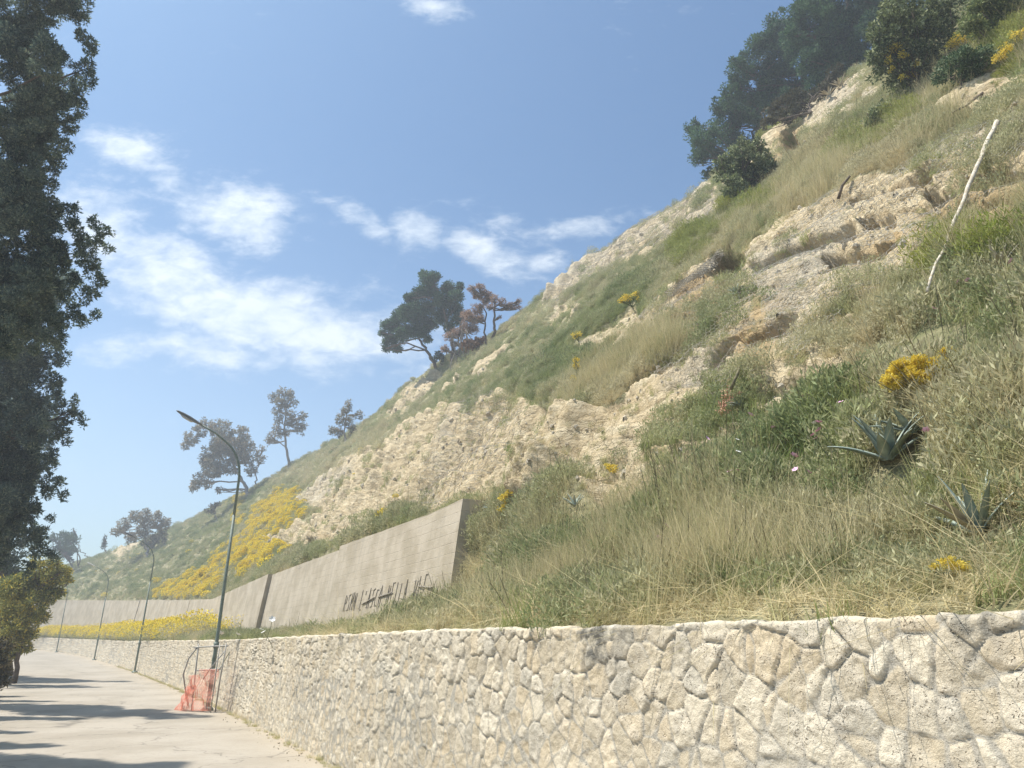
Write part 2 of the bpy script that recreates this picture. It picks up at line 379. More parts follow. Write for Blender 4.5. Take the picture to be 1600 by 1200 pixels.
for p in pq:
    w_ = w_f+(rr-w_f)*p; zu = zcon-.12+(zr-zcon+.12)*(w_-wc-.25)/(rr-wc-.25); zb_ = z_f+(w_-w_f)*(1.12+2.6*kf)
    zm = .5*(zu+zb_)-.5*np.sqrt((zu-zb_)**2+.06); cols_w.append(w_); cols_z.append(np.where(wallf > .5, zu, np.where(w_ > rr-3, zu, zm)))
for i in range(1, NP+1):
    t = i/NP; cols_w.append(rr+.3+t**1.5*45); cols_z.append(zr+.9*np.sin(t*1.3)-t*t*5)
Wg = np.array(cols_w).T; Zg = np.array(cols_z).T
X = Ls[:, None, 0]+Ns[:, None, 0]*Wg; Y = Ls[:, None, 1]+Ns[:, None, 1]*Wg
G0 = np.stack([X, Y, Zg], -1)
U, V_, Dp = proj(G0)
SS = np.repeat(gs[:, None], G0.shape[1], 1)
onslope = np.zeros(G0.shape[:2]); onslope[:, NT:NT+NQ] = sstep(qq, 0, .03)*sstep(1-qq, -.001, .02)
P_rock = [
 [(462,780),(540,722),(600,700),(640,668),(688,632),(740,640),(790,612),(850,640),(900,650),(955,640),(1000,612),(1060,590),(1110,560),(1118,668),(1075,722),(1010,768),(945,800),(905,745),(840,770),(790,790),(735,800),(650,800),(575,835),(520,856),(470,850),(505,800)],
 [(1000,500),(1055,440),(1105,405),(1175,392),(1220,352),(1300,318),(1390,280),(1470,248),(1610,190),(1610,335),(1530,350),(1440,400),(1388,440),(1345,490),(1312,545),(1268,595),(1215,570),(1192,625),(1135,655),(1080,615),(1050,592),(1098,540),(1040,520),(985,548)],
 [(1150,250),(1195,205),(1240,165),(1345,98),(1375,150),(1335,195),(1265,235),(1225,262),(1180,262)],
 [(845,470),(930,395),(1000,342),(1110,288),(1130,330),(1070,355),(985,395),(915,435),(870,480)],
 [(600,650),(640,596),(690,575),(672,620),(625,650)],
 [(940,650),(1000,600),(1090,560),(1180,590),(1200,640),(1110,725),(1000,800),(930,805)], [(1150,430),(1300,330),(1440,280),(1450,390),(1375,470),(1325,560),(1245,615),(1180,600)],
 [(415,845),(470,815),(505,820),(460,860)], [(1455,165),(1560,120),(1610,130),(1610,180),(1520,190)],
 [(170,860),(215,820),(225,835),(190,880)], [(1400,150),(1430,120),(1440,150)]]
P_grey = [[(845,470),(930,395),(1000,342),(1110,288),(1130,330),(1070,355),(985,395),(915,435),(870,480)],
 [(1175,400),(1260,370),(1330,330),(1290,440),(1255,545),(1205,520)], [(1040,610),(1120,545),(1160,590),(1100,622)],
 [(462,780),(540,722),(560,740),(500,790)], [(1395,245),(1500,180),(1610,180),(1600,215),(1430,270)], [(1195,205),(1240,165),(1345,98),(1375,150),(1290,190)],
 [(672,790),(690,660),(700,655),(690,730),(682,790)]]
P_och = [[(1215,210),(1260,200),(1260,250),(1210,262)], [(1440,330),(1610,270),(1610,340),(1440,380)], [(1050,470),(1110,420),(1180,440),(1120,520),(1040,530)],
 [(1180,480),(1240,440),(1210,560),(1150,600)], [(1340,390),(1440,350),(1400,400)]]
wu = U+14*fbm(G0[..., 0]*.9, G0[..., 1]*.9, G0[..., 2]*.9, 3, 5); wv = V_+14*fbm(G0[..., 0]*.9+31, G0[..., 1]*.9, G0[..., 2]*.9, 3, 9)
def pm(polys):
    r = np.zeros(U.shape, bool)
    for p in polys: r |= inpoly(wu, wv, p)
    return (r & (Dp > 1)).astype(float)
def blur(a, n=2):
    for _ in range(n):
        a = .5*a+.25*(np.roll(a, 1, 0)+np.roll(a, -1, 0)); a = .5*a+.25*(np.roll(a, 1, 1)+np.roll(a, -1, 1))
    return a
rock = blur(pm(P_rock), 3)*onslope; grey = blur(pm(P_grey), 4); ochre = blur(pm(P_och), 5)
# small bare scars outside the main outcrops
scar = sstep(fbm(G0[..., 0]*.35, G0[..., 1]*.35, G0[..., 2]*.5, 4, 77), .22, .34)*onslope*.8*(Dp < 48)
rock = np.maximum(rock, scar)
print('terrain', G0.shape)
gx, gy, gz = G0[..., 0], G0[..., 1], G0[..., 2]
dn = .32*fbm(gx*.3, gy*.3, gz*.3, 5, 1)*onslope+.10*fbm(gx*1.6, gy*1.6, gz*1.6, 4, 2)*onslope
led = gz*1.05+.35*fbm(gx*.5, gy*.5, gz*.3, 3, 21); fr = led-np.floor(led)
led2 = gz*3.9+.6*fbm(gx*.7, gy*.7, gz*.6, 3, 23); f2_ = led2-np.floor(led2)
strata = (np.where(fr > .12, (fr-.12)/.88, 1-fr/.12))        # rises with height, then an undercut
lk = rock*sstep(-U, -1700, -930)*(.55+.6*fbm(gx*.4, gy*.4, gz*.4, 3, 41))
gul = np.abs(fbm(SS*.42+.25*fbm(gx*.3, gy*.3, gz*.3, 2, 3), gz*.07, None, 2, 61))
gul2 = np.abs(fbm(SS*1.7, gz*.16, None, 2, 62))
rk2 = rock*sstep(-U, -1150, -900)*0+rock*(1-sstep(U, 900, 1150))
dn = dn+lk*(.58*strata-.2)+rk2*(1.5*np.minimum(gul, .5)+.45*np.minimum(gul2, .4)-.5)
bl = fbm(gx*2.2, gy*2.2, gz*3.4, 4, 13); dn = dn+rock*(.10*(f2_-.5)*(.4+fbm(gx*.6, gy*.6, gz*.6, 2, 43))+(.15*bl+.11*np.abs(fbm(gx*4.5, gy*4.5, gz*5.5, 3, 14)))*(1-.68*(1-sstep(U, 900, 1150))))
dn = dn-.12*rock*0
# turf overhang along rock edges, humps of turf
dn = dn+(1-rock)*onslope*.16*sstep(fbm(gx*.8, gy*.8, gz*.8, 3, 15), -.1, .5)
# the hollow
cu_, cv_ = (U-1137)/30, (V_-417)/25
dn = dn-1.15*sstep(1-(cu_**2*.75+cv_**2*.75+.25*fbm(gx*2, gy*2, gz*2, 3, 8)), 0, .18)*1.5*(Dp > 1)
cu_, cv_ = (U-1236)/20, (V_-228)/22
dn = dn-.8*sstep(1-(cu_**2+cv_**2+.3*fbm(gx*2, gy*2, gz*2, 3, 8)), 0, .3)*(Dp > 1)*.8
def line_groove(pts, wpx, depth):
    global dn
    for (x0, y0), (x1, y1) in zip(pts[:-1], pts[1:]):
        uu = U+4*fbm(gx*1.5, gy*1.5, gz*1.5, 3, 55); vv = V_+5*fbm(gx*1.7, gy*1.7, gz*1.7, 3, 56)
        t = np.clip(((uu-x0)*(x1-x0)+(vv-y0)*(y1-y0))/((x1-x0)**2+(y1-y0)**2), 0, 1)
        d = np.hypot(uu-x0-t*(x1-x0), vv-y0-t*(y1-y0)); below = (vv > y0+t*(y1-y0)-2)
        dn = dn-depth*np.where(below, 1-sstep(d, wpx*.5, wpx), 1-sstep(d, 2, 5))*(Dp > 1)*(Dp < 60)
line_groove([(1462,300),(1500,292),(1545,282),(1610,262)], 22, .6)
line_groove([(1455,395),(1500,385),(1545,352),(1610,335)], 28, .75)
line_groove([(1295,375),(1340,362),(1390,345)], 14, .45)
line_groove([(1300,405),(1370,395),(1400,380)], 16, .45)
line_groove([(1045,462),(1090,432),(1115,410)], 8, .3)
line_groove([(1100,600),(1140,560),(1165,540)], 12, .3)
for _p in ([(1190,425),(1260,385),(1330,352)], [(1215,465),(1290,425),(1350,405)], [(1340,318),(1400,300),(1455,285)], [(1060,520),(1110,492),(1150,470)], [(1180,545),(1240,510),(1290,470)], [(1350,345),(1410,330),(1450,322)], [(1470,345),(1540,325),(1610,302)]): line_groove(_p, 9, .3)
# terrace roughness
ter = 1-np.clip(onslope*9, 0, 1); ter[:, NT+NQ:] = 0
ds_ = np.gradient(G0, axis=0); dw_ = np.gradient(G0, axis=1); nrm = np.cross(dw_, ds_); nrm /= np.linalg.norm(nrm, axis=-1)[..., None]+1e-9
if nrm[100, NT+50, 2] < 0: nrm = -nrm
for _ in range(4): nrm = blur(nrm, 1)
nrm[:, :NT] = (0, 0, 1); nrm /= np.linalg.norm(nrm, axis=-1)[..., None]
G = G0+nrm*dn[..., None]
G[..., 2] += ter*(.05*fbm(gx*1.3, gy*1.3, None, 4, 30)+.03*fbm(gx*6, gy*6, None, 3, 31))
G[:, NT+NQ:, 2] += .5*fbm(gx[:, NT+NQ:]*.2, gy[:, NT+NQ:]*.2, None, 3, 33)
ni, nj = G.shape[:2]
ii = np.arange(ni*nj).reshape(ni, nj)
Fq = np.stack([ii[:-1, :-1], ii[1:, :-1], ii[1:, 1:], ii[:-1, 1:]], -1).reshape(-1, 4)
hill = obj('hillside', mesh_np('hillside', G.reshape(-1, 3), Fq, m_hill, dict(rock=rock, grey=grey, ochre=ochre), True)); tag(hill, kind='structure')
hill['label'] = 'steep sandy hillside with exposed rock and dry grass above the walls'
PU, PV, PD = proj(G); FU = PU.ravel(); FV = PV.ravel(); FD = PD.ravel(); GF = G.reshape(-1, 3); NF = nrm.reshape(-1, 3)
vis = (FD > 1) & (FU > -200) & (FU < 1800) & (FV > -200) & (FV < 1300); vid = np.nonzero(vis)[0]
VU, VV, VD = FU[vid], FV[vid], FD[vid]
def at(u, v, rad=5, full=False):
    while True:
        k = (np.abs(VU-u) < rad) & (np.abs(VV-v) < rad)
        if k.any(): break
        rad *= 1.7
    c = vid[k]; i = c[np.argmin(VD[k])]
    return (GF[i].copy(), NF[i].copy(), FD[i]) if full else GF[i].copy()
# ------------------------------------------------------------------ road and verges
rs = np.concatenate([np.arange(-14, 30, .5), np.arange(30, 180, 1.5)])
def strip(name, w0, w1, n, z0, z1, m, attr=None, rough=0):
    ws = np.linspace(w0, w1, n); P = L(rs)[:, None]+Nn(rs)[:, None]*ws[None, :, None]; t = np.linspace(0, 1, n)
    Z = road_z(rs)[:, None]+z0+(z1-z0)*t[None]; Z = Z+rough*fbm(P[..., 0]*.7, P[..., 1]*.7, None, 3, 71)
    Vv = np.concatenate([P, Z[..., None]], -1); i = np.arange(len(rs)*n).reshape(len(rs), n)
    Q = np.stack([i[:-1, :-1], i[:-1, 1:], i[1:, 1:], i[1:, :-1]], -1).reshape(-1, 4)
    at_ = dict(dirt=np.repeat((np.exp(-((0-ws)/.45))+np.exp(-(ws-w0)/.5))[None], len(rs), 0)) if attr else None
    o = obj(name, mesh_np(name, Vv.reshape(-1, 3), Q, m, at_, True)); tag(o, kind='structure'); return o
strip('road', -6.3, .15, 40, 0, 0, m_road, True, .012)
strip('verge', -16, -6.1, 24, .3, .03, m_soil, None, .12)
strip('ground', -130, -15.5, 30, -1.5, .28, m_soil, None, .3)
# ------------------------------------------------------------------ stone retaining wall
r = [-6.]
while r[-1] < 128:
    s_ = r[-1]; r.append(s_+(.05 if s_ < 1 else .0125*max(1, (s_/5.5))**1.45))
ws_ = np.array(r); NH = 150; hh = np.linspace(0, 1, NH)
zt = zl(ws_); zb = road_z(ws_)-.15; 
Sg = np.repeat(ws_[:, None], NH, 1); H = zb[:, None]+(zt-zb)[:, None]*hh[None]
sx_ = Sg+.05*fbm(Sg*3, H*3, None, 3, 81); hx_ = H+.05*fbm(Sg*3+9, H*3, None, 3, 82)
cwid, chgt = .15, .205
def voro(sx_, hx_, cw, ch, sd):
    gu = sx_/cw; gv = hx_/ch; iu = np.floor(gu).astype(np.int64); iv = np.floor(gv).astype(np.int64)
    best = np.full(gu.shape, 9.); sec = np.full(gu.shape, 9.); idr = np.zeros(gu.shape); ox = np.zeros(gu.shape); oy = np.zeros(gu.shape)
    for a in (-2, -1, 0, 1, 2):
        for c in (-1, 0, 1):
            z0_ = np.zeros_like(iu); jx = _h(iu+a, iv+c, z0_, sd); jy = _h(iu+a, iv+c, z0_, sd+1); sz = _h(iu+a, iv+c, z0_, sd+2)
            dx = (iu+a+.5*((iv+c) % 2)*0+.08+.84*jx)-gu; dy = (iv+c+.08+.84*jy)-gv; d = np.sqrt(dx*dx*cw*cw+dy*dy*ch*ch)-.05*sz
            m = d < best; sec = np.where(m, best, np.minimum(sec, d)); best = np.where(m, d, best)
            idr = np.where(m, _h(iu+a, iv+c, z0_, sd+3), idr); ox = np.where(m, dx, ox); oy = np.where(m, dy, oy)
    return best, sec, idr, ox, oy
f1, f2, sid, ox, oy = voro(sx_, hx_, cwid, chgt, 301)
edge = (f2-f1)
mw = .009+.034*sstep(fbm(Sg*.8, H*1.1, None, 3, 83), .1, .5)+.007*fbm(Sg*9, H*9, None, 2, 84)
mw = mw*(1-.75*sstep(hh[None], .62, .8))        # tight open joints near the top, wide mortar lower down
st_ = sstep(edge, mw*.4, mw+.018)
mortar = 1-sstep(edge, mw*.8, mw+.012)
deep = sstep(hh[None], .55, .85)*.022+.02*sstep(fbm(Sg*.6, H*.6, None, 2, 88), 0, .4)
outw = st_*(.003+.010*(sid-.5)+.02*(ox*(sid*7 % 1-.5)+oy*(sid*13 % 1-.5)))-(1-st_)*deep*.5
outw += st_*(.017*fbm(Sg*6, H*6, None, 4, 85)+.010*fbm(Sg*22, H*22, None, 3, 86))+.03*fbm(Sg*.7, H*.7, None, 3, 87)
wf = .02+.11*hh[None]-outw
stain = sstep(fbm(Sg*2.6, H*.35, None, 3, 91), .45, .7)*sstep(hh[None], .25, .95)
stain = np.maximum(stain, sstep(fbm(Sg*1.2, H*.5+7, None, 2, 92), .5, .7)*sstep(hh[None], .6, .8))
topw = .014*(np.abs(fbm(ws_*2.2, ws_*0, None, 3, 93))*2-.5)+.02*(sid[:, -1]-.5)
H = H+hh[None]**6*topw[:, None]
P2 = L(ws_)[:, None]+Nn(ws_)[:, None]*wf[..., None]; SV = np.concatenate([P2, H[..., None]], -1)
cap = []
for w_, dz in ((.15, .018), (.22, .015), (.3, .0), (.38, -.03), (.42, -.4)):
    p = L(ws_)+Nn(ws_)*(w_+.01*fbm(ws_*7, ws_*0, None, 2, 95))[:, None]; cap.append(np.concatenate([p, (H[:, -1]+dz+.012*fbm(ws_*9, ws_*0+w_*30, None, 3, 96))[:, None]], -1))
SV = np.concatenate([SV, np.stack(cap, 1)], 1); nh = SV.shape[1]
padl = lambda a: np.concatenate([a, np.repeat(a[:, -1:], 5, 1)], 1)
i = np.arange(len(ws_)*nh).reshape(len(ws_), nh); Q = np.stack([i[:-1, :-1], i[:-1, 1:], i[1:, 1:], i[1:, :-1]], -1).reshape(-1, 4)
sw = obj('stone_retaining_wall', mesh_np('stone_wall', SV.reshape(-1, 3), Q, m_stone, dict(tint=padl(sid), tint2=padl(sid*37.7 % 1), mortar=padl(mortar*(1-.0*H)), stain=padl(stain*np.ones_like(H))), True))
tag(sw, 'low pale rubble stone retaining wall running along the right side of the road', 'stone wall')
print('stone wall', SV.shape)
# ------------------------------------------------------------------ concrete retaining wall
def s_at_u(u, off_fn, zf):
    ss = np.linspace(13, 140, 3000); p = L(ss)+Nn(ss)*off_fn(ss)[:, None]; uu, _, _ = proj(np.concatenate([p, zf(ss)[:, None]], -1))
    return float(ss[np.argmin(np.abs(uu-u))])
wcf = lambda s: np.interp(s, _s, Wc)
joints = [S_END]+[s_at_u(u, wcf, zc) for u in (531, 420, 331)]
while joints[-1] < 118: joints.append(joints[-1]+ (9.5 if joints[-1] < 60 else 12))
print('joints', joints)
cw_root = root('concrete_retaining_wall', (*(L(S_END)+Nn(S_END)*wcf(S_END)), float(zl(S_END))), 'tall board marked concrete retaining wall with graffiti, set back above the stone wall', 'concrete wall')
BAT = .13
for k in range(len(joints)-1):
    a, c = joints[k]+.03, joints[k+1]-.03; n = max(4, int((c-a)/.4)); ss = np.linspace(a, c, n); shift = [0, .16, -.02, .03, 0, .04, -.03, 0, .02, 0, 0][k % 11]
    ztop = zc(ss); ztop = ztop+[.03, -.02, 0, .02, 0][k % 5]+.015*fbm(ss*1.5, ss*0, None, 2, 97); zbot = zl(ss)-.3
    rows = []
    for t in np.linspace(0, 1, 7):
        z = zbot+(ztop-zbot)*t; w_ = wcf(ss)+shift-BAT*(ztop-z); rows.append(np.concatenate([L(ss)+Nn(ss)*w_[:, None], z[:, None]], -1))
    for dw, z in ((.012, ztop+.0), (.40, ztop), (.41, ztop-.02), (.41, zbot)):
        rows.append(np.concatenate([L(ss)+Nn(ss)*(wcf(ss)+shift+dw)[:, None], z[:, None]], -1))
    PVv = np.stack(rows, 1); m_ = PVv.shape[1]; i = np.arange(n*m_).reshape(n, m_)
    Q = np.stack([i[:-1, :-1], i[:-1, 1:], i[1:, 1:], i[1:, :-1]], -1).reshape(-1, 4)
    mb = MB(); mb.add(PVv.reshape(-1, 3), Q); me_q = np.concatenate(mb.Q)
    me = bpy.data.meshes.new('panel'); me.from_pydata([tuple(q) for q in PVv.reshape(-1, 3)], [], [tuple(int(x) for x in f) for f in me_q]+[tuple(int(x) for x in i[0]), tuple(int(x) for x in i[-1][::-1])]); me.materials.append(m_conc)
    obj('panel', me, cw_root)
def wall_face(s, h, eps=.012):
    """point on the concrete front face: s along, h below the top edge"""
    z = zc(s)-h; w_ = wcf(s)-BAT*h-eps; p = L(s)+Nn(s)*w_; return np.array([p[0], p[1], z])
# graffiti: slanted strokes over the first panel
GL = {'R': [[(0,0),(0,1),(.6,.9),(.55,.55),(0,.5),(.6,0)]], 'S': [[(.6,.95),(.1,.85),(.1,.6),(.55,.45),(.5,.08),(0,.05)]], 'M': [[(0,0),(.05,1),(.35,.4),(.65,1),(.7,0)]],
      'A': [[(0,0),(.3,1),(.6,0)], [(.12,.4),(.5,.4)]], 'L': [[(0,1),(0,0),(.5,0)]], "'": [[(.1,1),(0,.75)]], 'C': [[(.6,.9),(.15,.95),(0,.5),(.15,.05),(.6,.1)]], 'O': [[(.3,1),(0,.6),(.1,.05),(.45,0),(.6,.5),(.3,1)]],
      'N': [[(0,0),(0,1),(.55,0),(.55,1)]], 'E': [[(.5,1),(0,1),(0,0),(.5,0)], [(0,.5),(.4,.5)]], 'V': [[(0,1),(.3,0),(.6,1)]], 'T': [[(-.15,1),(.65,1)], [(.25,1),(.25,0)]], 'I': [[(0,0),(0,1)]], ' ': []}
gm = MB(); word = "RSMN L'ASCO NELLA VIE"
sA = s_at_u(552, wcf, lambda s: zc(s)-1.6); sB = s_at_u(684, wcf, lambda s: zc(s)-1.5); print('graf', sA, sB)
adv = (sA-sB)/len(word)
for k, chh in enumerate(word):
    s_ = sA-adv*k
    for stroke in GL[chh]:
        pts = [wall_face(s_-(x*adv*.85)-.22*y*adv-.02*random.random(), 2.0-.16*k/len(word)-.5*y*(1 if k % 3 else .9)+.03*random.random(), .012) for x, y in stroke]
        gm.tube(pts, .010, 5)
obj('graffiti', gm.mesh('graffiti', m_paint), cw_root)
gm = MB()
for a, c in (((606,934),(625,928)), ((648,945),(664,925)), ((664,925),(672,945)), ((580,945),(598,935)), ((668,918),(690,920))):
    pt = []
    for (u, v) in (a, c):
        s_ = s_at_u(u, wcf, lambda s: zc(s)-1.9); zt_ = zc(s_); vt = proj(wall_face(s_, 0))[1]; vb = proj(wall_face(s_, 2.2))[1]; pt.append(wall_face(s_, 2.2*(v-vt)/(vb-vt), .02))
    gm.tube(pt, .02, 5)
obj('graffiti', gm.mesh('graffiti', m_paint), cw_root)
# ------------------------------------------------------------------ street lamps
def lamp(sp, off, headmat, label, lean=(0, 0)):
    base = np.array([*(L(sp)+Nn(sp)*off), float(road_z(sp))]); nx, ny = -Nn(sp); rt = root('street_lamp', base, label, 'street lamp', 'green street lamps along the stone wall')
    P = lambda o_, z: base+np.array([nx*o_+lean[0]*z, ny*o_+lean[1]*z, z])
    m = MB(); m.tube([P(0, -.2), P(0, 1.6), P(0, 1.62), P(0, 3), P(0, 5.0)], [.056, .052, .047, .043, .039], 12); obj('pole', m.mesh('pole', m_post, True), rt)
    pts = [P(0, 5.0), P(0, 6.0)]+[P(.85-.85*math.cos(a)+(.12 if a > 1 else 0)*0, 6.0+1.15*math.sin(a)) for a in np.linspace(.15, 1.15, 9)]
    e = pts[-1]-pts[-2]; e /= np.linalg.norm(e); pts.append(pts[-1]+e*.35); e2 = np.array([nx*.9, ny*.9, .42]); e2 /= np.linalg.norm(e2); pts.append(pts[-1]+e2*.5)
    m = MB(); m.tube(pts, np.linspace(.037, .025, len(pts)), 10); obj('arm', m.mesh('arm', m_post, True), rt)
    m = MB(); m.tube([P(0, 1.5), P(0, 1.66)], .07, 12); obj('collar', m.mesh('collar', m_post, True), rt)
    m = MB(); m.tube([P(0, -.02), P(0, .05), P(0, .1)], [.16, .14, .09], 12); obj('base_collar', m.mesh('base_collar', m_post, True), rt)
    q = pts[-1]; hd = [q-e2*.08, q+e2*.02, q+e2*.12, q+e2*.3, q+e2*.5, q+e2*.66, q+e2*.72]
    m = MB(); m.tube(hd, [.04, .055, .085, .105, .095, .06, .02], 12, squash=.48); ho = obj('lamp_head', m.mesh('lamp_head', headmat, True), rt)
    m = MB(); dz = np.array([0, 0, -.05]); m.tube([q+e2*.2+dz, q+e2*.26+dz*1.2, q+e2*.5+dz*1.2, q+e2*.58+dz], [.03, .085, .08, .02], 10, squash=.35); g_ = obj('lamp_glass', m.mesh('lamp_glass', m_glass, True), ho); g_.location = (0, 0, 0)
    return rt, base
def s_near(u, v, off):
    ss = np.linspace(3, 120, 6000); p = L(ss)+Nn(ss)*off; uu, vv, _ = proj(np.concatenate([p, road_z(ss)[:, None]], -1)); return float(ss[np.argmin(np.abs(uu-u)+.3*np.abs(vv-v))])
sp1 = s_near(324, 1106, -.40); sp2 = s_near(210, 1062, -.12); sp3 = s_near(147, 1038, -.12); sp4 = s_near(88, 1019, -.12); print('lamps', sp1, sp2, sp3, sp4)
lamp1, lb1 = lamp(sp1, -.40, m_head, 'nearest green curved street lamp, standing inside the orange mesh barrier', (.012, 0))
lamp(sp2, -.12, m_head, 'green street lamp against the stone wall, second nearest along the road', (-.002+.02, 0))
lamp(sp3, -.12, m_head_glare, 'green street lamp with head coloured white as painted sun glare, further along the wall', (.01, 0))
lamp(sp4, -.12, m_head, 'farthest green street lamp, its top hidden behind the yellowish shrub', (0, 0))
# ------------------------------------------------------------------ barrier round the nearest lamp
nv = np.array([*Nn(sp1), 0]); tv = np.array([-nv[1], nv[0], 0]); z0 = np.array([0, 0, 1.])
br = root('safety_barrier', lb1, 'bent metal tube frame with torn orange plastic mesh round the lamp base', 'barrier')
Bp = lambda a, c, z: lb1-nv*a+tv*c+z0*z          # a towards the road, c along the wall (away)
fr_ = [([Bp(.33,.42,0), Bp(.36,.36,.9), Bp(.38,.34,1.62)], .020), ([Bp(.42,.55,.1), Bp(.62,.66,.85), Bp(.55,.55,1.25), Bp(.38,.36,1.55)], .018),
       ([Bp(-.10,-.62,0), Bp(-.12,-.66,.8), Bp(-.16,-.72,1.62)], .018), ([Bp(.02,-.70,0), Bp(-.0,-.72,1.62)], .015)]
for p, r_ in fr_: m = MB(); m.tube(p, r_, 8); obj('upright', m.mesh('upright', m_steel, True), br)
for p in ([Bp(.46,.44,1.52), Bp(.1,-.1,1.55), Bp(-.2,-.78,1.56)], [Bp(.36,.36,.95), Bp(.05,-.1,.98), Bp(-.12,-.5,1.0)]):
    m = MB(); m.tube(p, .017, 8); obj('rail', m.mesh('rail', m_steel, True), br)
for p in ([Bp(-.14,-.66,1.42), Bp(.1,-.25,1.0), Bp(.2,-.05,.75)], [Bp(-.14,-.66,1.1), Bp(.05,-.35,.8), Bp(.1,-.2,.7)]):
    m = MB(); m.tube(p, .016, 8); obj('brace', m.mesh('brace', m_steel, True), br)
def net_patch(c00, c10, c01, c11, nu, nv_, sag, r_=.0055, seed=0):
    m = MB(); rg = np.random.default_rng(seed)
    def pt(a, c): 
        p = (1-a)*(1-c)*c00+a*(1-c)*c10+(1-a)*c*c01+a*c*c11
        return p-nv*(sag*math.sin(math.pi*a)*(1-c)+.035*math.sin(9*a+3*c)+.03*math.sin(14*c+a*5))
    for i in range(nu+1): m.tube([pt(i/nu, k/10) for k in range(11)], r_*.8, 4, False)
    for k in range(2*nv_+1): m.tube([pt(i/12, k/nv_/2) for i in range(13)], r_*.85, 4, False)
    return m
nets = [net_patch(Bp(.5,.62,.02), Bp(.36,-.15,.03), Bp(.46,.50,.82), Bp(.34,-.05,.86), 12, 14, .10, seed=1), net_patch(Bp(.36,-.12,.02), Bp(.05,-.72,.05), Bp(.30,-.05,.98), Bp(-.02,-.72,1.0), 12, 16, .06, seed=2),
        net_patch(Bp(.62,.85,.0), Bp(.5,.1,.0), Bp(.44,.62,.55), Bp(.40,-.1,.62), 14, 10, .10, seed=3)]
for m in nets: obj('orange_mesh', m.mesh('orange_mesh', m_orange), br)
# ------------------------------------------------------------------ foliage builders
def rdir(n, rg=rng):
    v = rg.normal(size=(n, 3)); return v/np.linalg.norm(v, axis=1)[:, None]
def leaf_quads(C, D, ln, wd, rg=rng, curl=0.):
    """one narrow leaf (two triangles, slightly folded) per point"""
    n = len(C); ln = np.broadcast_to(ln, (n,))[:, None]; wd = np.broadcast_to(wd, (n,))[:, None]
    D = D/(np.linalg.norm(D, axis=1)[:, None]+1e-9); sd = np.cross(D, rdir(n, rg)); sd /= np.linalg.norm(sd, axis=1)[:, None]+1e-9
    V = np.stack([C, C+D*ln*.45+sd*wd*.5, C+D*ln, C+D*ln*.45-sd*wd*.5], 1).reshape(-1, 3)
    return V, np.arange(n*4).reshape(n, 4)
def clump_leaves(c, r, lw, ll, n, out_bias=.7, up=.2, flat=.8, sub=14, subr=.36, rg=rng):
    """leaves gathered in sub-clumps spread through an uneven ellipsoid"""
    sub = max(3, int(sub)); sc = rdir(sub, rg)*(rg.uniform(.25, 1., (sub, 1))**.6)*r*np.array([1, 1, flat])*(1-subr*.5)+c
    k = rg.integers(0, sub, n); sr = r*subr*rg.uniform(.5, 1.25, sub)[k]
    d = rdir(n, rg); P = sc[k]+d*(rg.uniform(0, 1, n)**.45*sr)[:, None]*np.array([1, 1, .75])
    D = d*out_bias+(P-c)/r*.5+rg.normal(size=(n, 3))*.55+np.array([0, 0, up])
    return leaf_quads(P, D, ll*rg.uniform(.6, 1.3, n), lw*rg.uniform(.7, 1.3, n), rg)
def limb(m, a, c, r0, r1, rg, bend=.12, n=6, seg=6):
    a, c = np.asarray(a, float), np.asarray(c, float); ln = np.linalg.norm(c-a); t = np.linspace(0, 1, n)[:, None]
    off = rg.normal(size=3)*bend*ln; off[2] = abs(off[2])*-.5
    P = a+(c-a)*t+off*np.sin(t*math.pi)+rg.normal(size=(n, 3))*ln*.02*np.sin(t*math.pi); m.tube(P, np.linspace(r0, r1, n), seg); return P
def tree(name, label, cat, trunk, clumps, t, mats, leaf=(4.6, 1.9), dens=4., trad=5., group=None, basez=None, dj=1., sub=14, up=.2, seed=1, bare=0, limbs=1., out_bias=.7, flat=.8, subr=.36, base=None):
    """trunk: pixel path from the foot up; clumps: (u, v, radius) in photo pixels at forward distance t, turned into metres"""
    rg = np.random.default_rng(seed); px = t/F
    TP = [unp(u, v, t) for u, v in trunk]
    if base is not None: TP[0] = np.array(base, float)
    if basez is not None: TP = [np.array([TP[0][0], TP[0][1], basez])]+TP
    rt = root(name, TP[0], label, cat, group); m = MB()
    TP = np.array(TP); L_ = np.concatenate([[0], np.cumsum(np.linalg.norm(np.diff(TP, axis=0), axis=1))]); k = np.linspace(0, L_[-1], 14)
    TT = np.stack([np.interp(k, L_, TP[:, j]) for j in range(3)], 1); TT[1:-1] += rg.normal(size=(12, 3))*px*1.2
    rad = np.linspace(1, .35, 14)*trad*px; rad[0] *= 1.35; m.tube(TT, rad, 9)
    VV_, QQ_, n0 = [], [], 0
    for (u, v, r) in clumps:
        c = unp(u, v, t)+ray(u, v)*rg.normal()*r*px*.55*dj; rw = r*px
        dd = np.linalg.norm(TT-c, axis=1)+np.where(TT[:, 2] > c[2]+.2*rw, 50, 0); i = int(np.argmin(dd+rg.uniform(0, rw, 14)))
        if rg.random() < limbs:
            P = limb(m, TT[i], c, rad[i]*.55, px*.8, rg)
            for _ in range(3+bare):
                j = rg.integers(2, 6); limb(m, P[j-1], c+rdir(1, rg)[0]*rw*rg.uniform(.5, .95), px*1.1, px*.45, rg, .1, 5, 4)
        n = int(dens*math.pi*r*r/(leaf[0]*leaf[1]*.5)); V, Q = clump_leaves(c, rw, leaf[1]*px, leaf[0]*px, n, out_bias, up, flat, sub, subr, rg)
        VV_.append(V); QQ_.append(Q+n0); n0 += len(V)
    obj('trunk', m.mesh('trunk', mats[0], True), rt)
    if n0: obj('crown', mesh_np('crown', np.concatenate(VV_), np.concatenate(QQ_), mats[1]), rt)
    return rt
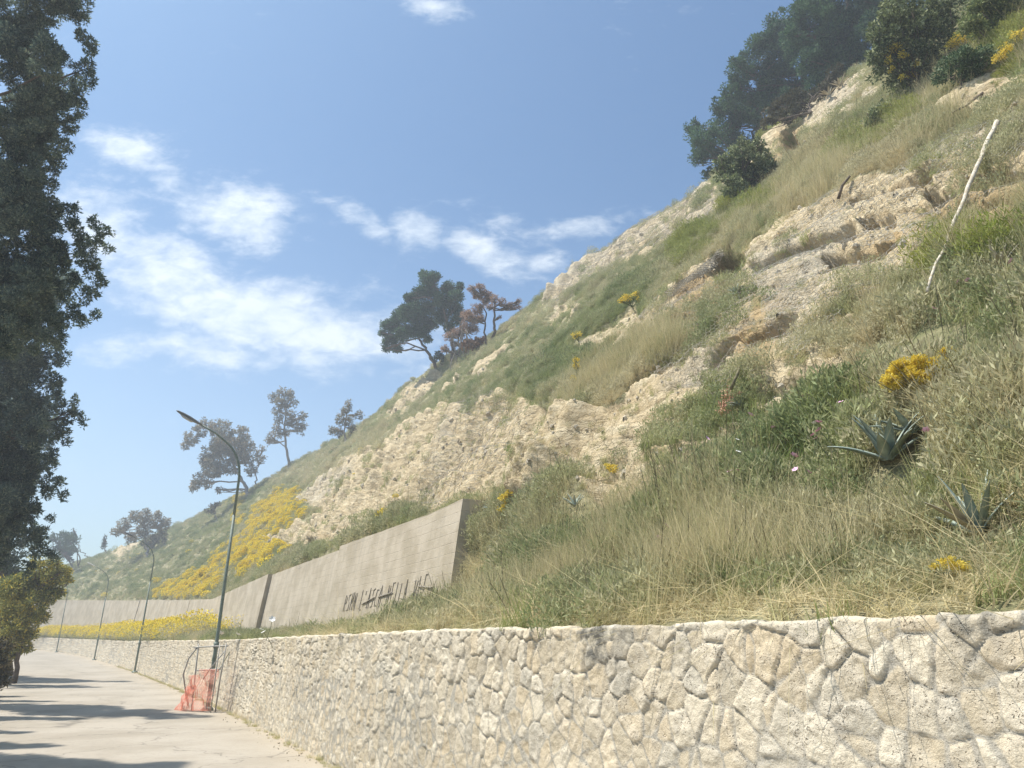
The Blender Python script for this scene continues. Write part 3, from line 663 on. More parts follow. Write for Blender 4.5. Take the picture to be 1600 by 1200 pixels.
HX, HY, HZ = GF[:, 0], GF[:, 1], GF[:, 2]
def ground(x, y): return float(HZ[np.argmin((HX-x)**2+(HY-y)**2)])
def gtree(name, label, cat, uv, clumps, dt, mats, **kw):
    """rooted in the visible ground at photo pixel uv"""
    p, n, t = at(*uv, full=True); p = p-np.array([0, 0, .15]); return tree(name, label, cat, [uv]+kw.pop('trunk', [(uv[0], uv[1]-6)]), clumps, t+dt, mats, base=p, **kw)
# ------------------------------------------------------------------ big pines behind the crest, upper right
def back_tree(name, label, clumps, t, tu, m=(m_bark, m_pine), **kw):
    lo = max(c[1] for c in clumps); p = unp(tu, lo+10, t); gz_ = ground(p[0], p[1])
    return tree(name, label, kw.pop('cat', 'pine tree'), [(tu, lo+10), (tu-5, lo-40), (tu-5, min(c[1] for c in clumps)+25)], clumps, t, m, basez=gz_-.2, trad=9, **kw)
back_tree('pine_tree', 'dark pine lowest on the crest, hanging out over the round olive green bush', [(1100,218,30),(1093,248,18),(1138,185,36),(1128,228,32),(1172,205,38),(1150,150,30),(1180,165,30),(1108,272,14),(1085,200,15),(1128,162,18)], 39, 1190, seed=3, group='dark pines along the crest', sub=18)
back_tree('pine_tree', 'broad dark pine in the middle of the crest row, stepping up against the sky', [(1160,120,28),(1185,95,38),(1215,60,36),(1250,85,42),(1222,125,42),(1268,135,38),(1232,165,32),(1200,145,35),(1215,30,20),(1190,65,20),(1152,98,14)], 37, 1260, seed=4, group='dark pines along the crest', sub=18)
back_tree('pine_tree', 'tall dark pine of the crest row cut by the top edge of the photo', [(1262,15,34),(1300,45,45),(1322,95,38),(1290,120,34),(1345,20,45),(1300,-20,45),(1250,40,20),(1262,-30,40),(1350,70,30),(1270,55,28),(1290,85,32),(1312,65,34),(1265,95,26),(1240,60,22)], 34, 1330, seed=5, group='dark pines along the crest', sub=18)
back_tree('pine_tree', 'rightmost dark pine of the crest, behind the big olive green bush', [(1380,-10,50),(1400,35,40),(1440,-30,55),(1360,40,30)], 32, 1400, seed=6, group='dark pines along the crest', sub=18)
gtree('shrub', 'brownish dark shrub under the pines on top of the grey crest rock', 'shrub', (1262,168), [(1215,172,20),(1245,160,25),(1285,140,24),(1235,180,18),(1310,120,22),(1200,192,14)], .8, (m_bark, leafmat('brown_shrub_leaves', (.06,.065,.035), (.14,.125,.07), None, .2, .7)), trad=3, seed=8)
gtree('bush', 'round olive green bush on the slope below the lowest crest pine', 'bush', (1168,312), [(1165,262,34),(1135,268,24),(1195,265,24),(1160,235,24),(1145,290,22),(1180,292,22),(1195,243,16),(1130,250,16),(1185,225,14)], .3, (m_bark, m_bush), leaf=(5,2.2), trad=3, seed=9, sub=22, subr=.3)
gtree('bush', 'largest olive green bush at the top right, behind the golden umbel plant', 'bush', (1440,140), [(1400,60,42),(1440,30,46),(1432,95,42),(1385,112,26),(1470,65,35),(1485,15,40),(1370,85,20),(1455,125,22),(1405,10,35),(1375,45,20),(1410,130,22)], .3, (m_bark, m_bush), leaf=(6,2.8), trad=4, seed=10, sub=26, subr=.28)
gtree('bush', 'blue green bush right of the largest olive bush at the top right', 'bush', (1500,130), [(1498,98,28),(1525,88,24),(1478,112,22),(1515,120,22),(1540,105,16)], .1, (m_bark, leafmat('bluegreen_leaves', (.07,.12,.05), (.15,.22,.10), (.26,.32,.2), .25, .8)), leaf=(5,2), trad=2, seed=12, sub=20)
gtree('bush', 'soft green bush in the top right corner above the yellow patch', 'bush', (1560,75), [(1535,20,34),(1560,-5,36),(1590,15,36),(1515,40,24),(1600,-20,40),(1545,50,24)], .2, (m_bark, leafmat('soft_green_leaves', (.09,.13,.04), (.20,.24,.09), (.32,.33,.14), .3, .8)), leaf=(6,2.4), trad=2, seed=13, sub=20)
gtree('bush', 'small leafy green bush beneath the golden umbel plant', 'bush', (1378,195), [(1378,176,20),(1395,168,16),(1360,185,13),(1392,186,13)], .1, (m_bark, m_bush), leaf=(5,2.2), trad=2, seed=14, sub=14)
# ------------------------------------------------------------------ trees along the middle of the crest
p_, n_, tc_ = at(684, 566, full=True); print('mid crest t', tc_)
gtree('pine_tree', 'green pine leaning out to the left over the crest edge', 'pine tree', (676,566), [(612,508,16),(640,488,20),(625,495,16),(655,492,18),(608,530,14),(632,520,18),(655,515,18),(603,545,7),(648,475,12),(672,508,13),(620,545,9),(668,530,8),(597,520,6)], 0, (m_bark, m_pine), trunk=[(665,545),(652,525),(645,505)], trad=3., seed=21, leaf=(3.6,1.5), dens=8, sub=30, subr=.46)
gtree('pine_tree', 'tallest green pine of the crest group, upright behind the leaning one', 'pine tree', (705,560), [(668,435,14),(680,432,10),(672,452,16),(655,458,14),(700,450,14),(712,462,14),(640,465,10),(690,470,18),(712,482,14),(690,492,17),(668,480,13),(715,500,12),(700,512,10),(662,428,8),(718,448,8)], 1.5, (m_bark, m_pine), trunk=[(706,535),(703,510),(690,475),(678,445)], trad=2.8, seed=22, leaf=(3.6,1.5), dens=8, sub=30, subr=.46)
gtree('dead_pine', 'brown withered pine with thin bare lower trunks right of the tallest pine', 'dead tree', (716,556), [(715,520,13),(730,510,13),(702,525,10),(742,500,11),(728,492,10),(712,538,7),(740,515,9),(695,545,7)], .5, (m_bark, m_deadp), trunk=[(716,530),(722,505),(728,485)], trad=1.8, seed=23, leaf=(3.4,1.), dens=3, bare=6, sub=22)
gtree('dead_pine', 'reddish brown dying pine with flat top between withered trunk and right dead tree', 'dead tree', (756,540), [(738,452,8),(750,450,8),(745,462,9),(758,470,10),(745,482,11),(735,492,10),(757,458,8),(765,462,8),(750,498,9)], 0, (m_bark, m_deadp), trunk=[(757,515),(760,490),(752,460)], trad=1.8, seed=24, leaf=(3.4,1.), dens=3.4, bare=5, sub=22)
gtree('dead_pine', 'nearly bare dead pine with level branches, rightmost of the crest group', 'dead tree', (768,532), [(772,468,9),(785,472,9),(798,478,8),(808,480,7),(770,480,8),(812,470,5),(781,496,4),(762,480,6)], 0, (m_bark, m_deadp), trunk=[(771,510),(774,485),(772,470)], trad=2.8, seed=25, leaf=(3.,.9), dens=1.5, bare=9, sub=20)
for i_, (u, v, h_) in enumerate(((722,556,45), (728,553,38), (711,560,40))):
    a = at(u, v); tt = a[1]*cT+(a[2]-EYE)*sT; m = MB(); rg = np.random.default_rng(70+i_); P = limb(m, a-np.array([0,0,.2]), unp(u+rg.normal()*5, v-h_, tt), 1.3*tt/F, .6*tt/F, rg, .03, 8)
    for k in range(7): limb(m, P[rg.integers(2, 8)], P[rg.integers(3, 8)]+rg.normal(size=3)*.8, .04, .012, rg, .1, 5, 4)
    dt_ = root('dead_tree', a, ['middle', 'rightmost', 'leftmost'][i_]+' of three thin bare dead trees among the brown crest pines', 'dead tree', 'thin bare dead trees on the crest'); obj('trunk', m.mesh('trunk', m_barkg, True), dt_)
gtree('shrub', 'small round dark green shrub at the foot of the leaning pine', 'shrub', (688,566), [(686,555,8),(680,560,6),(691,560,6)], -.3, (m_bark, m_dark), trad=1, seed=26, leaf=(3,1.5))
a = at(745, 545); tt = a[1]*cT+(a[2]-EYE)*sT; px = tt/F; c0 = unp(740, 540, tt+.3); m = MB(); rg = np.random.default_rng(5)
for k in range(46):
    i, j = k % 12, k//12; m.box(c0+np.array([(i-5.5)*3.1*px+rg.normal()*.05+(j % 2)*.1, rg.normal()*.12, (j-1.6)*3.4*px+i*.03+rg.normal()*.04]), (px*1.55*rg.uniform(.8, 1.1), .04*rg.normal(), .03*rg.normal()), (0, .35, .03*rg.normal()), (.03*rg.normal(), 0, px*1.6*rg.uniform(.8, 1.1)))
tag(obj('ruined_wall', m.mesh('ruined_wall', m_brick)), 'low crumbling brown masonry wall under the dead pines on the crest', 'ruin')
# ------------------------------------------------------------------ eucalyptus trees to the left
E = (m_barkg, m_euc)
gtree('eucalyptus_tree', 'broad grey green eucalyptus behind the nearest street lamp', 'eucalyptus', (385,770), [(300,684,13),(315,672,13),(290,695,8),(335,668,13),(352,672,17),(375,680,15),(388,695,12),(355,698,20),(330,710,17),(372,712,17),(330,732,17),(312,748,13),(345,730,14),(388,718,12),(303,762,7),(342,765,6),(325,755,9),(392,735,9),(318,660,8),(345,688,18),(362,728,14),(320,720,12),(368,700,18),(340,700,14)], 3, E, trunk=[(380,750),(365,728),(358,705)], trad=3.2, seed=31, leaf=(3.8,1.6), dens=3.8, bare=2, sub=44, subr=.24, flat=1.1, up=-.4, dj=1.5, limbs=.45)
gtree('eucalyptus_tree', 'thin wispy eucalyptus just right of the broad one, sky showing through it', 'eucalyptus', (395,762), [(402,708,9),(410,700,7),(405,722,9),(397,735,7),(412,715,6)], 2, E, trunk=[(400,740),(404,715)], trad=1.4, seed=32, leaf=(3.4,1.3), dens=1.0, bare=5)
gtree('eucalyptus_tree', 'slender eucalyptus with forked bare trunk standing alone on the skyline', 'eucalyptus', (448,724), [(428,622,9),(440,612,8),(450,615,9),(458,628,9),(445,632,11),(432,640,9),(450,645,8),(425,683,9),(437,678,8),(418,688,6),(466,660,9),(474,650,8),(470,672,7),(455,615,6),(475,665,6),(458,648,6),(440,628,10),(436,655,9),(452,660,8),(448,675,7),(432,668,7)], 1, E, trunk=[(446,695),(444,665),(446,640),(444,620)], trad=2.2, seed=33, leaf=(3.4,1.4), dens=2.4, bare=3, sub=30, subr=.26, flat=1.15, up=-.4)
gtree('eucalyptus_tree', 'small eucalyptus half hidden behind the crest, right of the slender one', 'eucalyptus', (536,690), [(540,640,9),(545,630,6),(532,655,10),(520,672,8),(545,657,9),(562,648,7),(530,675,8),(550,670,7)], 1.5, E, trunk=[(538,665),(542,640)], trad=1.8, seed=34, leaf=(3.4,1.4), dens=2.8, bare=2, sub=30, subr=.26, flat=1.15, up=-.4)
gtree('eucalyptus_tree', 'distant rounded eucalyptus on the far left skyline, behind the second street lamp', 'eucalyptus', (228,868), [(192,822,12),(212,808,12),(228,805,11),(245,810,12),(255,822,11),(225,825,15),(205,840,10),(182,830,8),(250,840,12),(235,845,13),(262,815,6)], 4, E, trunk=[(228,845),(226,825)], trad=2.2, seed=35, leaf=(3.2,1.4), dens=3.6, bare=2, sub=40, subr=.25, flat=1.1, up=-.3)
gtree('eucalyptus_tree', 'tiny brownish tree top peeping over the skyline left of the broad eucalyptus', 'eucalyptus', (335,806), [(334,790,7),(340,788,5),(326,797,6),(331,800,6)], 1, E, trad=1, seed=36, leaf=(3,1.3), dens=2.2)
gtree('tree', 'rounded grey green tree at the far end of the road behind the cypresses', 'tree', (112,888), [(100,838,15),(115,850,16),(92,855,14),(105,865,15),(85,842,10)], 3, (m_bark, leafmat('far_tree_leaves', (.05,.09,.04), (.10,.15,.07), None, .2, .5)), trad=2, seed=37, leaf=(3.2,1.5), dens=2.8)
for (uv, lab, sd) in (((116,850), 'tiny dark cypress tip above the rounded tree at the far left', 38), ((163,860), 'tiny dark leaning cypress spike on the far skyline above the glare white lamp head', 39)):
    u, v = uv; gtree('cypress', lab, 'cypress', uv, [(u-1+i*.6*(sd-38), v-6-i*4, 4.2-i*.6) for i in range(5)], 1, (m_bark, m_dark), trad=.8, seed=sd, leaf=(3,1.2), dens=3)
# ------------------------------------------------------------------ cypresses and shrubs left of the road
edge_v = [-80, 0, 30, 60, 110, 150, 200, 240, 300, 325, 350, 380, 440, 490, 520, 560, 600, 640, 665, 700, 760, 790, 850, 900]
edge_u = [150, 145, 130, 148, 148, 128, 120, 100, 84, 100, 118, 130, 118, 112, 100, 96, 96, 108, 112, 90, 88, 62, 66, 55]
def cyp(v0, v1, t, nc, seed, uoff, label, foot, extra=(), lean=0):
    rg = np.random.default_rng(seed); cl = []
    for k in range(nc):
        v = rg.uniform(v0, v1); r = rg.uniform(22, 40); e = np.interp(v, edge_v, edge_u)+uoff; u = e-r-10-abs(rg.normal())*60; u = max(u, -130); cl.append((u, v, r))
    for v in np.arange(v0, v1, 17): 
        r = rg.uniform(9, 17); cl.append((np.interp(v, edge_v, edge_u)+uoff-r*.7+rg.normal()*4, v+rg.normal()*6, r))
    cl += list(extra); p = unp(foot[0], foot[1], t)
    return tree('cypress_tree', label, 'cypress', [foot, (foot[0]+lean, 600), (foot[0]+lean*1.6, max(v0, -300)+60)], cl, t, (m_bark, m_cyp), limbs=.05, leaf=(5.4, 2.0), dens=3.7, trad=12, seed=seed, sub=16, subr=.33, up=.35, flat=1.2, dj=1.5, base=(p[0], p[1], .1), group='dark cypresses left of the road')
ext1 = [(148,348,11),(160,362,12),(150,385,14),(168,390,9),(140,410,16),(155,440,13),(138,462,16),(150,490,9),(125,500,14),(118,325,9),(112,345,10),(172,365,6),(130,375,14),(145,425,14)]
cyp(-50, 545, 12.0, 122, 41, 0, 'nearest dark cypress filling the left edge up to the top of the photo', (-230, 1150), ext1, 90)
ext2 = [(120,648,10),(130,660,7),(112,640,10),(100,775,9),(92,755,10),(105,690,7),(78,812,7),(85,870,9),(70,860,14),(118,625,7),(62,835,14)]
cyp(430, 900, 22.0, 75, 42, -2, 'second dark cypress, lower and further along the left of the road', (-60, 1092), ext2, 30)
cyp(640, 960, 38.0, 34, 43, -25, 'smaller third dark cypress low on the left behind the yellowish shrub', (5, 1045), (), 5)
tree('shrub', 'yellowish brown shrub overhanging the far end of the road on the left', 'shrub', [(22,1040),(35,990),(55,930)], [(50,905,26),(80,898,20),(98,892,13),(108,905,8),(55,938,24),(78,930,16),(95,925,9),(28,950,26),(42,978,20),(62,965,14),(15,990,24),(20,1018,16),(60,880,16),(88,880,10),(30,915,26),(52,992,10),(40,1010,14),(25,995,24),(48,960,24),(10,960,30),(68,905,24),(10,920,30),(85,915,18)], 31, (m_bark, m_acac), leaf=(5,2), dens=4, trad=4, seed=44, sub=26, base=unp(22, 1062, 31)*np.array([1,1,0])+np.array([0,0,.1]))
tree('shrub', 'dull brown undergrowth shrub at the left edge of the road below the cypresses', 'shrub', [(-20,1085),(-15,1050)], [(-10,1040,28),(5,1062,16),(-25,1075,26),(0,1010,22),(-40,1030,30),(8,1035,12)], 24, (m_bark, leafmat('undergrowth_leaves', (.05,.05,.025), (.14,.115,.05), (.25,.2,.1), .2, .8)), leaf=(6,2.4), dens=2.6, trad=3, seed=45, base=(*unp(-20, 1092, 24)[:2], .05))
# cypresses of the same row nearer than the frame: they throw the streaks of shade on the road
def column(base, h_, r_, seed):
    rg = np.random.default_rng(seed); rt = root('cypress_tree', base, 'dark cypress of the roadside row, nearer than the left edge of the photo', 'cypress', 'near cypresses beside the photo'); base = np.array(base)
    m = MB(); m.tube([base+np.array([0,0,-.2]), base+np.array([0,0,h_*.5]), base+np.array([0,0,h_*.95])], [.2, .13, .03], 9); obj('trunk', m.mesh('trunk', m_barkg, True), rt)
    Vs, Qs, n0 = [], [], 0
    for k in range(34):
        z = (k+.5)/34; rr_ = r_*min(1, 2.8*z+.2)*(1-z)**.55; a = rg.uniform(0, 6.3); c = base+np.array([math.cos(a)*rr_*.5, math.sin(a)*rr_*.5, 1.2+z*(h_-1.4)])
        V, Q = clump_leaves(c, max(rr_*.75, .25), .07, .2, 420, .6, .5, 1.4, 9, .4, rg); Vs.append(V); Qs.append(Q+n0); n0 += len(V)
    obj('crown', mesh_np('crown', np.concatenate(Vs), np.concatenate(Qs), m_cyp), rt); return rt
col0 = None
for k, (s_, off, sc) in enumerate(((13.6, -8.8, 1.0), (16.8, -8.8, 1.15), (19.2, -9.0, .9), (10.0, -8.9, .98), (6.4, -8.7, .95), (24.6, -8.9, .95), (21.4, -8.9, .8), (27.6, -9.0, .85), (31., -9.0, .85))):
    p = L(s_)+Nn(s_)*off; q = (float(p[0]), float(p[1]), .1)
    if col0 is None: col0 = column(q, 14.5, 1.05, 61); continue
    rt = col0.copy(); COL.objects.link(rt); rt.location = q; rt.scale = (sc, sc, sc); rt.rotation_euler = (0, 0, k*1.1)
    for ch in list(col0.children): c = ch.copy(); COL.objects.link(c); c.parent = rt
# ------------------------------------------------------------------ things on the slope
KEEP = []
def keepout(P):
    m = np.ones(P.shape[:2])
    for p, r_ in KEEP: m *= sstep(np.linalg.norm(P-p, axis=-1), r_*.75, r_*1.05)*.96+.04
    return m
def up_n(n): 
    a = np.array([0, 0, 1.])*.75+n*.25; return a/np.linalg.norm(a)
def agave(u, v, size_px, n, label, mt=None, seed=1, spread=1., thin=1., bits=None):
    p, nn, t = at(u, v, full=True); px = t/F; Lf = size_px*px; rg = np.random.default_rng(seed); rt = root('agave', p, label, 'agave'); p = p+up_n(nn)*(.04+.12*Lf); axis = up_n(nn); dc = np.array([0, 0, EYE])-p; dc /= np.linalg.norm(dc); KEEP.append((p+dc*.35*Lf-np.array([0, 0, .45*Lf]), Lf*.95))
    ex = np.cross(axis, [0, 1, .1]); ex /= np.linalg.norm(ex); ey = np.cross(axis, ex)
    for k in range(n):
        a = k*2.4+rg.uniform(-.3, .3); el = R(rg.uniform(25, 78)*(1 if k > n*.3 else .75)); ln = Lf*rg.uniform(.7, 1.1); d0 = (ex*math.cos(a)+ey*math.sin(a))
        sd = np.cross(axis, d0); pts = []; N_ = 9; pos = p+d0*.04*Lf
        Vv = []
        for i in range(N_):
            s_ = i/(N_-1); e_ = el-spread*.35*s_*s_; d = d0*math.cos(e_)+axis*math.sin(e_); w_ = Lf*.10*thin*(.75+1.5*s_-2.2*s_*s_)*(1 if s_ < .97 else .1); w_ = max(w_, .003); nrm_ = np.cross(sd, d)
            Vv += [pos+sd*w_, pos+nrm_*(-.28*w_), pos-sd*w_, pos-nrm_*(w_*.28+.012*(1-s_)+.004)]
            pos = pos+d*ln/(N_-1)
        Q = [(i*4+j, i*4+(j+1) % 4, i*4+4+(j+1) % 4, i*4+4+j) for i in range(N_-1) for j in range(4)]
        m = MB(); m.add(Vv, Q); mt_ = mt or m_agave
        if bits and k % bits == 0: mt_ = m_agavew
        o = obj('leaf', m.mesh('leaf', mt_, True), rt)
        if bits and k % bits == 0: o['label'] = 'dried pale brown leaf'
    return rt
agave(1395, 735, 88, 15, 'largest blue green agave, in the grass below the golden bush at right', seed=2)
agave(1432, 690, 62, 9, 'blue green agave close behind the largest one, upper of the pair', seed=3)
agave(1535, 850, 95, 9, 'agave with one orange dry leaf near the right edge above the stone wall', seed=4, spread=.6, thin=.8, bits=8)
agave(1152, 462, 18, 11, 'small agave on bare sand just below the dark hollow', seed=5)
agave(1158, 640, 26, 12, 'grey green agave beside the coral flower spike', seed=6)
agave(898, 797, 24, 10, 'small agave in the lush grass right of the concrete wall end', seed=7)
agave(768, 800, 20, 9, 'small agave right behind the top corner of the concrete wall', seed=8)
agave(1568, 425, 42, 13, 'pale whitish agave near the right edge, lower right of the bleached pole', m_agavew, seed=9)
agave(1275, 128, 0+16, 10, 'pale agave on the grey crest rock under the pines', m_agavew, seed=10)
agave(1310, 138-4, 18, 10, 'pale agave on the crest rock, beside the large olive bush', m_agavew, seed=11)
agave(1536, 108, 18, 7, 'small white leaved agave beside the blue green bush at the top right', m_agavew, seed=12)
agave(1212, 895, 62, 16, 'collapsed dried agave with bleached curling leaves above the stone wall', m_agavew, seed=13, spread=3.2, thin=.55)
agave(1480, 915, 24, 6, 'small grey rosette in dry grass close above the stone wall at right', seed=14)
# bleached pole leaning on the slope
pt, _, tt = at(1558, 192, full=True); pb, _, tb = at(1446, 455, full=True); a = unp(1559, 190, tt-.35); c = unp(1445, 458, tb-.75); KEEP += [(pb+(pt-pb)*k/7, .45) for k in range(8)]; rg = np.random.default_rng(3); t_ = np.linspace(0, 1, 16)[:, None]
m = MB(); m.tube(c+(a-c)*t_+np.array([.10, 0, 0])*np.sin(t_*3.1)*-.15+rg.normal(size=(16, 3))*.007, np.linspace(.014, .036, 16)*rg.uniform(.9, 1.12, 16), 9)
tag(obj('leaning_pole', m.mesh('leaning_pole', m_wood, True)), 'long bleached wooden pole leaning steeply on the netted rock at upper right', 'wooden pole')
def stick(pix, r0, r1, label, mt, name='dry_branch', cat='branch', lift=.12, twigs=0, seed=1):
    P = []; rg = np.random.default_rng(seed)
    for (u, v) in pix: p, n, t = at(u, v, full=True); P.append(unp(u, v, t-lift))
    m = MB(); m.tube(P, np.linspace(r0, r1, len(P)), 7)
    for k in range(twigs): i = rg.integers(1, len(P)); limb(m, P[i], P[i]+rg.normal(size=3)*.3+np.array([0, 0, .2]), r1, r1*.3, rg, .1, 5, 4)
    return tag(obj(name, m.mesh(name, mt, True)), label, cat)
stick([(1488,176),(1510,165),(1535,145)], .012, .022, 'dark fallen branch lying across the grass left of the pole top', m_bark, twigs=2)
stick([(1310,310),(1316,290),(1328,275)], .03, .02, 'short dark curved branch on the grassy band in the upper middle slope', m_bark)
stick([(1142,608),(1153,582),(1160,560),(1174,538)], .022, .008, 'old dark flower stalk standing on bare sand above the coral flowers', m_dstem, 'flower_stalk', 'stalk', .3)
# coral flower spike beside the agave
p, n, t = at(1133, 640, full=True); KEEP.append((p, .45)); m = MB(); px = t/F; rt = root('coral_flower', p, 'coral red aloe flower spike left of the grey green agave', 'flower'); a = unp(1130, 612, t-.25)
m.tube([p, .5*(p+a), a], [.012, .01, .006], 6); obj('stem', m.mesh('stem', m_stem, True), rt); rg = np.random.default_rng(8)
C = np.concatenate([unp(1133+6*math.sin(k), 612+k*5.6, t-.25)+rg.normal(size=(26, 3))*px*4.2 for k in range(7)]+[unp(1155, 614, t-.2)+rg.normal(size=(16, 3))*px*3]); V, Q = leaf_quads(C, rdir(len(C), rg)+np.array([0, 0, -.3]), 4*px, 1.6*px, rg); obj('petals', mesh_np('petals', V, Q, m_red), rt)
# ------------------------------------------------------------------ golden umbel plants
def golden(u, v, cl, label, stems=8, seed=1, lift=.1, dens=2.0, sr=.6, leaf=(3.2, 1.6)):
    p, n, t = at(u, v, full=True); px = t/F; rg = np.random.default_rng(seed); rt = root('golden_umbel_plant', p, label, 'flowering plant', 'golden umbel plants on the slope'); m = MB(); Vs, Qs, n0 = [], [], 0
    KEEP.append((p, 14*px)); lift = lift+.12
    for (cu, cv, r) in cl:
        c = unp(cu, cv, t-lift)+ray(cu, cv)*rg.normal()*.1; limb(m, p, c, sr*1.6*px, sr*px, rg, .05, 6, 5)
        for k in range(stems): limb(m, p+(c-p)*rg.uniform(.3, .9), c+rdir(1, rg)[0]*r*px*.8, sr*.7*px, sr*.4*px, rg, .05, 4, 4)
        V, Q = clump_leaves(c, r*px, leaf[1]*px, leaf[0]*px, int(dens*3.14*r*r/(leaf[0]*leaf[1]*.5)), .5, .1, .75, 34, .3, rg); Vs.append(V); Qs.append(Q+n0); n0 += len(V)
    obj('stem', m.mesh('stem', m_stem, True), rt); obj('flower_heads', mesh_np('flower_heads', np.concatenate(Vs), np.concatenate(Qs), m_gold), rt)
golden(1432, 615, [(1405,588,24),(1425,578,32),(1452,576,32),(1470,583,24),(1440,592,28),(1478,552,14),(1393,597,16)], 'wide golden flowering bush above the largest agave', seed=1, lift=.3, dens=7)
golden(1488, 905, [(1480,878,14),(1500,885,14),(1460,885,8)], 'low golden plant in dry grass above the stone wall, below the orange leafed agave', seed=2, lift=.1)
golden(1420, 145, [(1385,80,10),(1400,75,10),(1412,85,8),(1425,117,8),(1410,120,5),(1388,95,7),(1430,100,5),(1392,108,5)], 'tall golden umbel plant with bare pale stem before the largest olive bush', seed=3, lift=.5)
golden(1500, 85, [(1495,62,12),(1510,60,10),(1485,70,7)], 'golden umbels on top of the blue green bush at the top right', seed=4, lift=.8)
golden(1565, 100, [(1562,88,10),(1572,75,9),(1590,55,12),(1555,95,6)], 'orange yellow umbels at the right edge, left of the yellow patch', seed=5, lift=.2)
golden(790, 800, [(786,778,10),(793,788,9),(785,795,8),(795,770,6)], 'yellow umbels just right of the concrete wall end', seed=6)
golden(898, 600, [(900,562,6),(901,572,6),(897,590,5)], 'yellow spot high on the middle grass slope, above the rock', seed=7)
golden(985, 475, [(980,465,8),(992,460,7),(1000,468,7),(970,470,5)], 'yellow tuft left of the dark hollow on the grass band', seed=8)
golden(900, 530, [(898,524,6),(905,522,5)], 'small yellow tuft on the slope below the grey netted shoulder', seed=9)
golden(958, 740, [(958,732,9),(950,728,6)], 'yellowish tuft at the lower edge of the middle rock face', seed=10)
# ------------------------------------------------------------------ wire rockfall nets
def hexnet(polys, cell, r_, lift, label, mt, srange, frac=1.):
    """hexagonal wire netting laid over the rock"""
    i0, i1 = np.searchsorted(gs, srange); m = MB(); segs = []
    cum = np.concatenate([[0], np.cumsum(np.linalg.norm(np.diff(G0[i0, NT:NT+NQ], axis=0), axis=1))]); smax = gs[i1]; A_ = cell/math.sqrt(3)
    Gm = G0+nrm*(blur(dn, 6)+lift)[..., None]
    def P(s, w): 
        fi = np.interp(s, gs, np.arange(len(gs))); fj = NT+np.interp(w, cum, np.arange(NQ)); a, b_ = np.floor(fi).astype(int), np.floor(fj).astype(int); fa, fb = (fi-a)[:, None], (fj-b_)[:, None]
        a = np.clip(a, 0, Gm.shape[0]-2); b_ = np.clip(b_, 0, Gm.shape[1]-2)
        return (1-fa)*(1-fb)*Gm[a, b_]+fa*(1-fb)*Gm[a+1, b_]+(1-fa)*fb*Gm[a, b_+1]+fa*fb*Gm[a+1, b_+1]
    ncol = int((smax-srange[0])/cell)+1; nrow = int(cum[-1]/(1.5*A_))+1
    I, J = np.meshgrid(np.arange(ncol), np.arange(nrow), indexing='ij'); cs = (srange[0]+(I+.5*(J % 2))*cell).ravel(); cw_ = (J*1.5*A_).ravel()
    C = P(cs, cw_); u, v, d = proj(C); k = np.zeros(len(cs), bool)
    for p in polys: k |= inpoly(u, v, p)
    k &= rng.random(len(k)) < frac
    cs, cw_ = cs[k], cw_[k]; E1, E2 = [], []
    ang = [R(90), R(30), R(-30), R(-90)]; pts = [P(cs+A_*math.cos(a), np.maximum(cw_+A_*math.sin(a), 0)) for a in ang]
    for a in range(3): E1.append(pts[a]); E2.append(pts[a+1])
    E1 = np.concatenate(E1); E2 = np.concatenate(E2); jt = lambda x: x+.012*np.stack([vnoise(x[:, 0]*9, x[:, 1]*9, x[:, 2]*9, q) for q in (1, 2, 3)], 1)*cell/.1
    E1, E2 = jt(E1), jt(E2); d = E2-E1; d /= np.linalg.norm(d, axis=1)[:, None]+1e-9; a = np.cross(d, [.3, .5, .8]); a /= np.linalg.norm(a, axis=1)[:, None]; b_ = np.cross(d, a); vs = []
    for E in (E1, E2):
        for th in (0, 2.094, 4.189): vs.append(E+r_*(math.cos(th)*a+math.sin(th)*b_))
    V = np.stack(vs, 1).reshape(-1, 3); i = np.arange(len(E1))[:, None]*6; Q = np.concatenate([i+np.array([[0, 1, 4, 3]]), i+np.array([[1, 2, 5, 4]]), i+np.array([[2, 0, 3, 5]])])
    print(label, len(E1)); return tag(obj('rockfall_net', mesh_np('rockfall_net', V, Q, mt)), label, 'wire netting', 'hexagonal wire nets over the slope')
hexnet([[(1290,300),(1400,262),(1500,190),(1610,180),(1610,370),(1540,420),(1440,420),(1330,470),(1250,560),(1205,530),(1175,420),(1225,350)]], .095, .0026, .09, 'pale hexagonal wire net over the banded rock around the bleached pole', m_wire, (1.5, 14.))
hexnet([[(980,560),(1000,490),(1050,440),(1110,400),(1160,395),(1180,450),(1185,590),(1130,630),(1050,600)]], .11, .0028, .12, 'weathered wire net over the rock around and below the dark hollow', m_wired, (6., 20.))
hexnet([[(845,470),(930,395),(1000,342),(1110,285),(1135,330),(1070,360),(985,400),(915,440),(870,485)]], .24, .006, .14, 'grey wire net over the rocky shoulder on the skyline', m_wired, (12., 42.))
hexnet([[(640,800),(690,640),(760,600),(830,650),(760,780),(735,790)]], .24, .005, .14, 'faint wire net hanging down the middle sand cliff behind the concrete wall', m_wired, (16., 45.))
